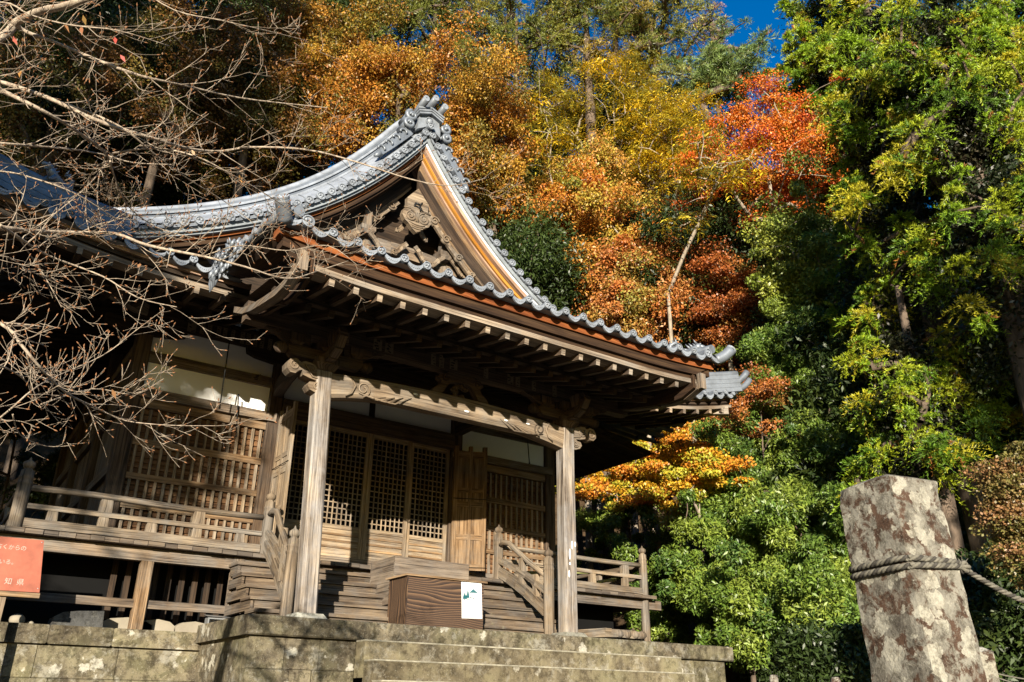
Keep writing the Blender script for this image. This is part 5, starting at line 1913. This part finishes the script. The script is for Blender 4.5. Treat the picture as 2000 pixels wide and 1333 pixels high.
def ray_frame(u, v):
    q = _r2 * ((u - 1000) / FPX) + _u2 * (-(v - 666.5) / FPX) + _fw
    q /= np.linalg.norm(q)
    h = np.cross(q, np.array([0, 0, 1.])); h /= np.linalg.norm(h)
    return q, h


def tree(name, label, kind, u, v, ru, rv, d, pal, K, per, cat="tree", scale=1.0, mat=None, brk='bark', group=None, depth=None, r0=None, crs=1.0, lean=0, shell=.45, base=None, cvar=.25):
    c = at(u, v, d)
    q, h = ray_frame(u, v)
    k = d / FPX
    a, b = ru * k, rv * k / max(.6, cos(PITCH))
    dep = depth or min(a, b) * 1.0
    A = crown_points(np.zeros(3), np.ones(3), K, shell)
    hz = np.array([q[0], q[1], 0]); hz /= np.linalg.norm(hz)
    A = c + A[:, :1] * h * a + A[:, 1:2] * hz * dep + A[:, 2:] * np.array([0, 0, b])
    bx, by = (c[0] + lean, c[1]) if base is None else base[:2]
    bz = H(bx, by)
    low = c[2] - b * .55
    bz = min(bz, low - .8)
    root = tag(empty(name, (bx, by, bz)), label, cat, group)
    nT = 6
    tp = [(bx + (c[0] - bx) * t + .12 * sin(5 * t + u) * t, by + (c[1] - by) * t + .1 * cos(4 * t + v) * t, bz - .2 + (c[2] + b * .25 - bz) * t) for t in np.linspace(0, 1, nT)]
    nodes, par, R = limbs(None, A, r0 or (.05 + .03 * max(a, b)), tp)
    wood_object("trunk", nodes, par, R, M[brk], root)
    P, D, Nn, ll, C, asp = foliage(kind, A, per, pal, scale, cvar, crs)
    leaf_object("crown", P, D, Nn, ll, ll * asp, C, M['needle'] if kind in ('cedar', 'pine') else M['leaf'], root)
    return root


ORB = [(.40, .165, .022, 3), (.31, .115, .018, 3), (.37, .22, .026, 2), (.19, .15, .028, 2), (.10, .12, .025, 1.5)]
ORR = [(.46, .15, .022, 3), (.42, .20, .03, 3), (.34, .10, .02, 1), (.36, .28, .04, 2), (.17, .20, .03, 1)]
ORP = [(.40, .16, .045, 3), (.38, .12, .025, 3), (.30, .20, .04, 2), (.22, .22, .04, 1)]
YEL = [(.66, .43, .018, 3), (.42, .32, .022, 3), (.22, .20, .025, 2), (.11, .12, .025, 2)]
RED = [(.56, .12, .014, 3), (.52, .17, .02, 3), (.36, .05, .015, 1), (.40, .20, .03, 1)]
RUST = [(.30, .085, .02, 3), (.34, .13, .03, 3), (.20, .06, .015, 2), (.20, .13, .03, 1)]
DKBR = [(.20, .085, .02, 2), (.13, .07, .02, 2), (.09, .09, .02, 2), (.16, .12, .02, 1)]  # darkened browns: shade on the left slope is put into the leaves
OLIV = [(.24, .23, .035, 3), (.16, .18, .03, 3), (.28, .21, .04, 1), (.10, .13, .025, 2)]
PINE = [(.16, .22, .06, 3), (.12, .18, .05, 2), (.22, .24, .07, 1)]
CEDY = [(.31, .37, .018, 3), (.20, .31, .016, 3), (.10, .19, .014, 2), (.42, .38, .02, 1.5)]
GRN = [(.12, .18, .025, 3), (.085, .145, .022, 3), (.19, .24, .035, 2), (.05, .10, .02, 1)]
GRY = [(.26, .28, .04, 2), (.17, .22, .03, 2), (.13, .17, .03, 2)]
YOR = [(.52, .30, .02, 3), (.50, .17, .02, 2), (.34, .33, .03, 2), (.24, .28, .03, 1)]
DGRN = [(.035, .058, .012, 2), (.022, .038, .009, 2), (.05, .07, .014, 1)]  # near-black greens: deep shade is put into the leaf colour

# far fill of dark evergreens closing the hillside (leaving the gap of sky)
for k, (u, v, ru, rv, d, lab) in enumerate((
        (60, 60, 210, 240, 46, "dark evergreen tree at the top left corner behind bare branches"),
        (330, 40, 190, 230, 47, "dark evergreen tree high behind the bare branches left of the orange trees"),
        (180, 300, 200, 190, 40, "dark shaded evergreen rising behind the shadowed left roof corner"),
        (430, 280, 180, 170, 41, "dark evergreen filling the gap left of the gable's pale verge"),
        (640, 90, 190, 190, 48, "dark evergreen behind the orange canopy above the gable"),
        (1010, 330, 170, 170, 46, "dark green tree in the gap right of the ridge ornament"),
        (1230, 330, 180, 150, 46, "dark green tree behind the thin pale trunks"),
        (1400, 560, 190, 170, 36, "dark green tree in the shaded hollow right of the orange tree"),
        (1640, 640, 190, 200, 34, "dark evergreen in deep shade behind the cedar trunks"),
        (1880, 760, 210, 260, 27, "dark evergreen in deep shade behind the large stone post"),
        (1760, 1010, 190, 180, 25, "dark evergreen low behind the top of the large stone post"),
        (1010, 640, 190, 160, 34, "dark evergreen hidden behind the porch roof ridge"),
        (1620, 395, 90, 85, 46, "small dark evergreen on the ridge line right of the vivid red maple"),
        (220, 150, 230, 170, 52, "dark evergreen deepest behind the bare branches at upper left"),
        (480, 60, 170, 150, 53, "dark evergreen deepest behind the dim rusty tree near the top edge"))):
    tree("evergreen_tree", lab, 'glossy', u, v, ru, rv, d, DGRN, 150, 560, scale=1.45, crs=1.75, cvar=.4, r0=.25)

# conifers along the top
for (u, v, ru, rv, d, lab, pal, K) in (
        (700, 30, 110, 110, 47, "olive conifer at the top edge left of the ridge ornament", OLIV, 150),
        (850, 40, 130, 125, 45, "olive conifer with dark trunk directly above the ridge ornament", OLIV, 150),
        (1010, 60, 130, 130, 44, "dark-limbed olive conifer at top middle above the yellow tree", OLIV, 150),
        (1150, 40, 120, 130, 45, "olive conifer with forked dark trunk at top between the other conifers", OLIV, 140),
        (1275, 35, 95, 105, 46, "olive conifer at the top edge just left of the sky gap", OLIV, 110)):
    tree("conifer", lab, 'cedar', u, v, ru, rv, d, pal, K, 260, scale=1.75, crs=1.6, r0=.26, group="olive conifers along the top", shell=.2)
tree("pine_tree", "pale green pine with layered boughs standing against the blue sky gap", 'pine', 1395, 150, 105, 60, 43, PINE, 80, 260, scale=1.5, crs=1.25, r0=.2, shell=.2)
tree("pine_tree", "thin pine top with sparse tufts low in the blue sky gap", 'pine', 1425, 95, 45, 40, 50, PINE, 16, 130, scale=1.3, crs=.9, r0=.12, shell=.2)
tree("dry_pine", "brown half-dead pine top beside the sky gap", 'pine', 1385, 55, 38, 45, 52, [(.28, .17, .12, 1), (.22, .13, .09, 1)], 18, 130, scale=1.3, crs=.9, r0=.12, shell=.2)

# autumn broadleaf trees
tree("orange_tree", "large orange-brown broadleaf tree spreading behind the gable ridge", 'broad', 800, 235, 195, 125, 36, ORB, 190, 190, scale=1.15, crs=1.05, r0=.22)
tree("orange_tree", "golden-brown tree left of the gable behind the bare twigs", 'broad', 655, 150, 120, 130, 39, [(.36, .17, .02, 3), (.24, .11, .02, 2), (.16, .14, .02, 2)], 110, 180, scale=1.15, r0=.2)
tree("orange_tree", "rusty orange tree between the ridge ornament and the thin pale trunks", 'broad', 965, 300, 95, 130, 37, ORB, 90, 190, scale=1.15, r0=.18)
tree("orange_tree", "bright orange leafy tree just above the middle of the porch eave", 'broad', 1135, 480, 150, 120, 36, ORR, 210, 200, scale=1.15, crs=1.05, r0=.13, brk='palebark')
tree("orange_tree", "pale yellow-green topped orange tree above the bright orange tree", 'broad', 1150, 390, 95, 75, 38, [(.38, .30, .04, 3), (.28, .26, .04, 2), (.42, .20, .04, 2)], 80, 190, scale=1.15, crs=1.0, r0=.1, brk='palebark')
tree("orange_tree", "salmon-orange tree drooping over the right half of the porch eave", 'broad', 1250, 590, 95, 85, 33, ORP, 130, 200, scale=1.15, crs=.95, r0=.1, brk='palebark')
tree("yellow_tree", "golden yellow tree with drooping feathery leaves at upper middle right", 'pinnate', 1200, 225, 165, 115, 42, YEL, 170, 180, scale=1.15, crs=1.15, r0=.16, brk='palebark', shell=.3)
tree("yellow_tree", "smaller yellow feathery tree between the thin pale trunks", 'pinnate', 1310, 290, 85, 120, 39, YEL, 80, 162, scale=1.1, crs=1.0, r0=.1, brk='palebark', shell=.3)
tree("red_maple", "vivid red-orange maple against the blue sky right of the yellow trees", 'maple', 1495, 300, 130, 105, 34, RED, 150, 130, scale=.95, crs=.85, r0=.14, brk='palebark', shell=.3)
tree("rust_maple", "rusty brown maple below the vivid red maple", 'maple', 1410, 450, 125, 95, 38, RUST, 150, 190, scale=1.15, crs=1.0, r0=.13, brk='palebark', shell=.3)
tree("rust_maple", "reddish brown layered maple right of the salmon-orange tree", 'maple', 1420, 600, 85, 105, 33, RUST, 120, 190, scale=1.1, crs=.9, r0=.1, brk='palebark', shell=.3)
tree("yellow_green_tree", "small-leaved yellow-green tree between the rust maple and the cedars", 'thin', 1560, 510, 65, 130, 29, GRY, 120, 190, scale=.85, crs=.7, r0=.1, brk='palebark')
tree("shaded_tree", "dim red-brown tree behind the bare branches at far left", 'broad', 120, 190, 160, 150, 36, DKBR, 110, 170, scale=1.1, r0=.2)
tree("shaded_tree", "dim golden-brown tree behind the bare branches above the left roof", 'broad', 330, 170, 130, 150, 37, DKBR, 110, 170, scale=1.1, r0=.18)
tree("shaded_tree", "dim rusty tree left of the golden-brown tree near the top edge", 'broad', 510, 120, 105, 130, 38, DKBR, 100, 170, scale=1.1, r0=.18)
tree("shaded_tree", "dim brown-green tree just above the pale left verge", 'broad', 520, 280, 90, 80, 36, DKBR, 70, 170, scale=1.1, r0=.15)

# slim pale-barked trees showing their trunks
def slim(label, path, d, pal, sub_, r0=.09):
    pts = [at(u, v, d) for u, v in path]
    root = tag(empty("slim_tree", tuple(pts[0])), label, "tree", "slim pale-barked trees on the slope")
    g = H(pts[0][0], pts[0][1])
    trunk = [np.array([pts[0][0], pts[0][1], min(g, pts[0][2] - 1) - .2])] + pts
    A = []
    for (u, v, ru, rv, n) in sub_:
        for k in range(n):
            A.append(at(u + rng.normal(0, ru * .5), v + rng.normal(0, rv * .5), d + rng.normal(0, .7)))
    A = np.array(A)
    nodes, par, R = limbs(None, A, r0, trunk)
    wood_object("trunk", nodes, par, R, M['palebark'], root, rmin=.016)
    P, D, Nn, ll, C, asp = foliage('pinnate', A, 72, pal, 1.25, .25, 1.0)
    leaf_object("crown", P, D, Nn, ll, ll * asp, C, M['leaf'], root)


slim("slim leaning pale-barked tree with forked top above the porch eave's right half", [(1305, 575), (1335, 500), (1370, 425), (1392, 375), (1410, 330)], 31, YEL, [(1440, 330, 60, 40, 9), (1375, 320, 50, 50, 9), (1395, 270, 50, 40, 6), (1350, 420, 30, 25, 4)], .07)
slim("slim pale trunk rising through the yellow tree left of the leaning one", [(1225, 470), (1240, 400), (1255, 330), (1290, 250)], 44, YEL, [(1240, 260, 70, 40, 9), (1300, 230, 60, 40, 9)], .09)
slim("slim upright pale trunk above the bright orange tree", [(1070, 470), (1088, 400), (1072, 330), (1078, 270), (1062, 215)], 35, YEL, [(1080, 250, 40, 30, 8), (1060, 310, 40, 20, 5), (1095, 350, 30, 20, 4)], .045)

# tall cedars at the right
def cedar(label, u, v0, v1, d, rad, K, pal=CEDY, base_d=None):
    """tall cedar: straight trunk, boughs carrying rounded puffs of needles"""
    c0 = at(u, v0, d); c1 = at(u, v1, d)
    x, y = (c0[0] + c1[0]) / 2, (c0[1] + c1[1]) / 2
    zt, zb_ = max(c0[2], c1[2]), min(c0[2], c1[2])
    g = min(H(x, y), zb_ - 1)
    root = tag(empty("cedar_tree", (x, y, g)), label, "tree", "cedars at the right")
    A = []
    for k in range(K):
        t = rng.random()
        z = zb_ + (zt - zb_) * t
        r = rad * (1.0 - .35 * t) * (.45 + .6 * rng.random())
        a = rng.uniform(0, 2 * pi)
        A.append((x + r * cos(a), y + r * sin(a), z - .25 * r + .3 * sin(3 * a + z)))
    A = np.array(A)
    n = 12
    tp = [(x, y, g + (zt + 1.5 - g) * t) for t in np.linspace(0, 1, n)]
    nodes, par, R = limbs(None, A, .30, tp)
    wood_object("trunk", nodes, par, R, M['bark'], root)
    # puffs sit in tight bunches along each bough
    B = np.concatenate([A, A + rng.normal(0, .20, A.shape) + np.array([0, 0, -.26]), A + rng.normal(0, .24, A.shape) + np.array([0, 0, .12])])
    P, D, Nn, ll, C, asp = foliage('cedar', B, 430, pal, d / 24, .25, .78)
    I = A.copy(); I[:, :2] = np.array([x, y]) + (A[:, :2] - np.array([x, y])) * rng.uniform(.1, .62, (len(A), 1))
    P2, D2, N2, l2, C2, a2 = foliage('glossy', I, 380, [(.020, .022, .009, 2), (.032, .024, .012, 1), (.015, .026, .008, 1)], .95, .3, 1.1)  # dead inner growth, coloured near black as shade between the boughs
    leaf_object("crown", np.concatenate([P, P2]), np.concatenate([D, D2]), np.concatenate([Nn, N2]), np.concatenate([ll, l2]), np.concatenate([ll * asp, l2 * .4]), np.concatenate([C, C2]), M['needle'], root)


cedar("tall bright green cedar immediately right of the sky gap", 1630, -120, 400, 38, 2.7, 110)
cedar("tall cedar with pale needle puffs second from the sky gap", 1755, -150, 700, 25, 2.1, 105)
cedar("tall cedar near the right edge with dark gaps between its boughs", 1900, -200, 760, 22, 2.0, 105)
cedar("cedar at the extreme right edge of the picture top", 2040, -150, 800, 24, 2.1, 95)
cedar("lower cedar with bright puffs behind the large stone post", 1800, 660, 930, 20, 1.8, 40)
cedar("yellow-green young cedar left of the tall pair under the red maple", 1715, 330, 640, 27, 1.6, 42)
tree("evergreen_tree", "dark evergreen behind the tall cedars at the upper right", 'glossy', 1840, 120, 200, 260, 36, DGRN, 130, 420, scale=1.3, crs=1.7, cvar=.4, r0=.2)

# evergreen shrubs and small trees right of the porch
for (u, v, ru, rv, d, lab, K) in (
        (1570, 690, 95, 75, 27, "green glossy shrub uppermost of the bank below the yellow-green tree", 90),
        (1500, 830, 120, 90, 26, "green glossy shrub right of the roof corner", 120),
        (1600, 900, 100, 110, 24, "green glossy shrub left of the large stone post top", 120),
        (1480, 985, 95, 95, 24.5, "green glossy shrub right of the yellow-orange maple", 120),
        (1560, 1060, 110, 110, 21, "bright green shrub directly left of the stone post's rope", 130),
        (1390, 1100, 100, 95, 22.5, "bright green shrub behind the right end of the verandah railing", 110),
        (1460, 1200, 95, 80, 19.8, "bright green shrub above the right end of the stone platform", 110),
        (1600, 1180, 60, 60, 18.5, "small green shrub in the shade left of the stone post foot", 55),
        (1230, 1060, 110, 120, 30, "dark green shrub seen behind the right porch pillar and railing", 110),
        (1300, 1180, 70, 70, 24, "dark green shrub behind the spare timbers under the verandah", 60),
        (30, 860, 130, 190, 27, "added near-black shrub standing for deep shade beyond the left end of the verandah", 90),  # filler shrub, added as a patch of deep shade
        (1550, 1300, 90, 40, 20.5, "low dark shrub along the bottom edge right of the platform", 60),
        (1620, 1290, 80, 50, 15.5, "low dark shrub at the bottom edge beside the large stone post", 60),
        (1930, 1200, 90, 110, 13, "low dark shrub in deep shade right of the large stone post", 80)):
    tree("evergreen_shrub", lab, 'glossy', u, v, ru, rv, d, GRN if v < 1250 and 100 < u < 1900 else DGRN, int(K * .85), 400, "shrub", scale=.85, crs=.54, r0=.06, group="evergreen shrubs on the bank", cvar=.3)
tree("golden_maple", "yellow and orange maple spreading under the right roof corner", 'maple', 1275, 925, 155, 75, 29, YOR, 150, 170, scale=1.05, crs=.6, r0=.08, brk='palebark', shell=.2)
tree("golden_maple", "smaller yellow and orange maple spray right of the larger golden maple", 'maple', 1365, 915, 70, 62, 23.2, YOR, 70, 150, scale=.95, crs=.5, r0=.04, brk='palebark', shell=.2)
tree("rust_maple", "thin red-brown maple spray over the green shrubs right of the roof corner", 'maple', 1485, 795, 90, 66, 24.5, RUST, 34, 110, scale=.85, crs=.5, r0=.022, brk='bark', shell=.2)
tree("olive_maple", "olive-brown small maple at the right edge beside the large stone post", 'maple', 2000, 1010, 36, 85, 11, [(.17, .12, .04, 2), (.13, .12, .03, 2), (.24, .12, .05, 1)], 90, 260, scale=.42, crs=.36, r0=.03, shell=.2)

# tall cedars outside the left edge: their shade falls on the hall's left end and the slope behind it
def shade_tree(label, n_, s_, zt, rad, K, zb_=2.0, taper=.45):
    x, y = n_ * .819 + s_ * .573, n_ * -.573 + s_ * .819
    root = tag(empty("cedar_tree", (x, y, -2.8)), label, "tree", "cedars beyond the left edge")
    A = []
    for k in range(K):
        t = rng.random()
        r = rad * (1 - taper * t) * sqrt(rng.random())
        a = rng.uniform(0, 2 * pi)
        A.append((x + r * cos(a), y + r * sin(a), zb_ + (zt - zb_) * t))
    A = np.array(A)
    nodes, par, R = limbs(None, A, .45, [(x, y, -2.8 + (zt + 2) * t) for t in np.linspace(0, 1, 10)])
    wood_object("trunk", nodes, par, R, M['bark'], root)
    P, D, Nn, ll, C, asp = foliage('cedar', A, 117, CEDY, 4.6, .25, 2.2)
    leaf_object("crown", P, D, Nn, ll, ll * asp * 1.3, C, M['needle'], root)


shade_tree("tall cedar outside the left edge nearest the camera", -9.9, -22, 34, 3.4, 260, 1.0)
shade_tree("tall cedar outside the left edge, middle of the three", -15.5, -20, 38, 4.2, 280, 2)
shade_tree("tall cedar outside the left edge, farthest of the three", -22.5, -18, 40, 4.5, 280, 3)
shade_tree("broad low cedar outside the left edge beside the tall ones", -7.75, -22, 11.0, 2.9, 60, 7.4, .12)
shade_tree("unseen young cedar added behind the photographer to shade the lower right", 11.5, -17, 11.0, 3.1, 62, -1.5, .2)  # out-of-view tree, added to darken the bank at lower right

# ------------------------------------------------------------------ bare cherry tree reaching in from the left
CH = tag(empty("cherry_tree", tuple(Vector(at(-420, 1300, 6.6)))), "bare leafless cherry tree with long pale twigs reaching in from the left edge", "tree")
random.seed(31)
cz = Vector(at(-420, 1300, 6.6)); cz.z = -2.75
trunk = [cz, Vector(at(-430, 900, 6.6)), Vector(at(-400, 600, 6.5)), Vector(at(-380, 350, 6.4)), Vector(at(-360, 120, 6.3)), Vector(at(-300, -150, 6.2))]
mb = MB(); mb.tube(trunk, [.19, .165, .145, .12, .09, .05], n=12)
put(mb, "trunk", M['cherrybark'], CH)
NT = 0


def twig(mb, p, d, L, r, depth, segs=5):
    """one twig in 3-D: curves gently upward, carries short side spurs and buds"""
    global NT
    NT += 1
    pts = [p]; q = p.copy(); dd = d.copy()
    for i in range(segs):
        dd = (dd + Vector((random.gauss(0, .10), random.gauss(0, .10), random.gauss(.035, .10)))).normalized()
        q = q + dd * (L / segs)
        pts.append(q.copy())
    mb.tube(pts, [max(.0010, r * (1 - .75 * i / segs)) for i in range(segs + 1)], n=4 if r < .006 else 5, caps=False)
    if depth > 0:
        n = max(2, int(L / random.uniform(.085, .13)))
        for k in range(n):
            t = random.uniform(.15, 1.0)
            i = min(segs - 1, int(t * segs))
            b = pts[i].lerp(pts[i + 1], t * segs - i)
            base = (pts[i + 1] - pts[i]).normalized()
            sd = Vector((random.gauss(0, 1), random.gauss(0, 1), random.gauss(.35, .8))); sd = (sd - base * sd.dot(base)).normalized()
            nd = (base * random.uniform(.5, 1.1) + sd * random.uniform(.5, 1.0)).normalized()
            l2 = L * random.uniform(.18, .5) if depth > 1 else random.uniform(.02, .11)
            twig(mb, b, nd, l2, max(.0014, r * .5), depth - 1, 4 if depth > 1 else 2)
    # buds
    if depth <= 1:
        e = pts[-1]; bd = (pts[-1] - pts[-2]).normalized()
        mb.tube([e, e + bd * .008, e + bd * .017], [.002, .0038, .001], n=4, mi=1, caps=False)
        if L > .12:
            for k in range(int(L / .11)):
                t = random.random(); i = min(segs - 1, int(t * segs)); b = pts[i].lerp(pts[i + 1], t * segs - i)
                s2 = Vector((random.gauss(0, 1), random.gauss(0, 1), random.gauss(.5, 1))).normalized()
                mb.tube([b, b + s2 * .007, b + s2 * .014], [.002, .0035, .001], n=4, mi=1, caps=False)


BR = [  # (pixels, start radius, end radius, distance, twig spacing px, twig length m)
    ([(-200, 190), (0, 75), (30, 45), (80, 22), (115, 15), (165, 0), (240, -25)], .036, .02, 5.2, 60, .45),
    ([(30, 45), (50, 62), (110, 84), (200, 122), (280, 150), (350, 165), (470, 192), (600, 207), (640, 211)], .016, .004, 5.3, 30, .42),
    ([(-200, 90), (0, 160), (90, 190), (200, 240), (310, 274), (370, 291), (430, 296), (490, 288), (600, 293), (700, 318), (800, 350), (880, 363), (950, 348)], .021, .003, 5.8, 38, .45),
    ([(-180, 80), (0, 175), (80, 215), (140, 250), (205, 298), (215, 330)], .018, .009, 5.6, 30, .5),
    ([(-200, 260), (0, 280), (60, 285), (140, 292), (200, 302), (260, 318), (340, 322)], .012, .004, 5.7, 30, .42),
    ([(215, 315), (225, 350), (245, 395), (275, 425), (320, 450), (400, 470)], .008, .003, 5.6, 28, .35),
    ([(210, 315), (185, 330), (170, 365), (168, 420), (175, 455)], .006, .003, 5.6, 30, .25),
    ([(212, 315), (195, 340), (190, 390), (200, 440)], .006, .003, 5.7, 30, .25),
    ([(208, 318), (175, 360), (130, 400), (90, 430), (60, 450)], .006, .003, 5.6, 30, .3),
    ([(220, 300), (300, 290), (380, 305), (450, 340), (520, 380), (580, 420), (660, 470), (705, 470)], .008, .002, 5.5, 32, .38),
    ([(120, 200), (230, 245), (300, 300), (360, 345), (440, 395), (500, 440)], .010, .003, 6.0, 30, .42),
    ([(-220, 420), (0, 445), (70, 452), (150, 455), (225, 457), (290, 480), (400, 502), (480, 522), (560, 545), (620, 530), (680, 510)], .022, .003, 5.4, 34, .45),
    ([(0, 440), (60, 480), (100, 502), (200, 540), (270, 582), (345, 600)], .012, .003, 5.2, 32, .4),
    ([(30, 455), (60, 500), (90, 545), (120, 600)], .006, .002, 5.1, 26, .3),
    ([(400, 500), (470, 480), (560, 490), (640, 480), (700, 520)], .006, .002, 5.4, 30, .3),
    ([(-160, 560), (0, 632), (40, 672), (80, 720), (130, 768), (190, 798), (245, 822), (330, 831), (420, 832)], .013, .002, 4.6, 26, .36),
    ([(-40, 850), (20, 800), (60, 765), (100, 740), (200, 695), (260, 650), (320, 605)], .007, .002, 4.7, 26, .33),
    ([(-60, 700), (0, 715), (45, 740), (85, 790), (120, 830)], .007, .002, 4.5, 26, .3),
    ([(25, 810), (40, 850), (90, 872), (145, 870)], .005, .0018, 4.7, 40, .15),
    ([(80, 790), (180, 760), (260, 770), (320, 740)], .005, .0018, 4.7, 26, .25),
    ([(-150, 30), (0, 5), (60, 30), (140, 50), (230, 60), (330, 90)], .008, .003, 5.0, 30, .42),
    ([(-150, 330), (0, 335), (70, 350), (150, 380), (230, 430), (300, 470)], .009, .003, 5.9, 30, .42),
    ([(260, -30), (340, 20), (430, 40), (520, 60), (600, 80)], .006, .002, 5.5, 36, .35),
    ([(-100, 530), (0, 500), (50, 525), (90, 545)], .006, .002, 5.0, 26, .25),
]
for bi, (px_, ra, rb, d, spc, tl) in enumerate(BR):
    mb = MB()
    pts = []
    n = len(px_)
    # smooth through the pixel path
    P3 = [Vector(at(u, v, d + .35 * sin(i * .9 + bi))) for i, (u, v) in enumerate(px_)]
    for i in range(n - 1):
        p0, p1, p2, p3 = P3[max(0, i - 1)], P3[i], P3[i + 1], P3[min(n - 1, i + 2)]
        for k in range(4):
            t = k / 4
            pts.append(.5 * ((2 * p1) + (p2 - p0) * t + (2 * p0 - 5 * p1 + 4 * p2 - p3) * t * t + (3 * p1 - p0 - 3 * p2 + p3) * t ** 3))
    pts.append(P3[-1])
    if px_[0][0] < -90:
        q = min(trunk[1:], key=lambda t_: (t_ - pts[0]).length); pts = [q, q.lerp(pts[0], .5) + Vector((0, 0, .05))] + pts
    m = len(pts)
    rad = [.72 * (ra + (rb - ra) * (i / (m - 1))) * random.uniform(.93, 1.08) for i in range(m)]
    mb.tube(pts, rad, n=8)
    L = 0
    nxt = random.uniform(.02, .1)
    step = spc * d / FPX
    for i in range(m - 1):
        seg = pts[i + 1] - pts[i]; l = seg.length
        while nxt < L + l:
            b = pts[i] + seg * ((nxt - L) / l)
            base = seg.normalized()
            sd = Vector((random.gauss(0, 1), random.gauss(0, 1), random.gauss(.2, .9))); sd = (sd - base * sd.dot(base)).normalized()
            nd = (base * random.uniform(.55, 1.2) + sd * random.uniform(.4, 1.0)).normalized()
            twig(mb, b, nd, tl * random.uniform(.35, 1.0), min(.0042, rad[i] * .5), 2)
            nxt += step * random.uniform(.5, 1.5)
        L += l
    put(mb, "branch", [M['cherrybark'], M['bud']], CH)
# a few withered leaves still hanging
LP = np.array([at(u, v, d) for u, v, d in ((378, 300, 5.7), (470, 350, 5.5), (40, 145, 5.2), (160, 60, 5.2), (130, 55, 5.2), (225, 80, 5.3), (240, 115, 5.3), (30, 80, 5.2), (222, 770, 4.7), (272, 520, 5.3), (165, 40, 5.2))])
nL = len(LP)
leaf_object("withered_leaf", LP, np.tile([.25, .1, -1.], (nL, 1)) + rng.normal(0, .3, (nL, 3)), np.tile([-.5, -.8, .2], (nL, 1)) + rng.normal(0, .2, (nL, 3)), np.full(nL, .055), np.full(nL, .022),
            np.array([(.42, .21, .04), (.40, .19, .04), (.34, .17, .05), (.32, .12, .05), (.35, .16, .06), (.40, .05, .03), (.42, .06, .04), (.36, .07, .04), (.30, .15, .06), (.30, .15, .07), (.33, .2, .06)]), M['leaf'], CH)
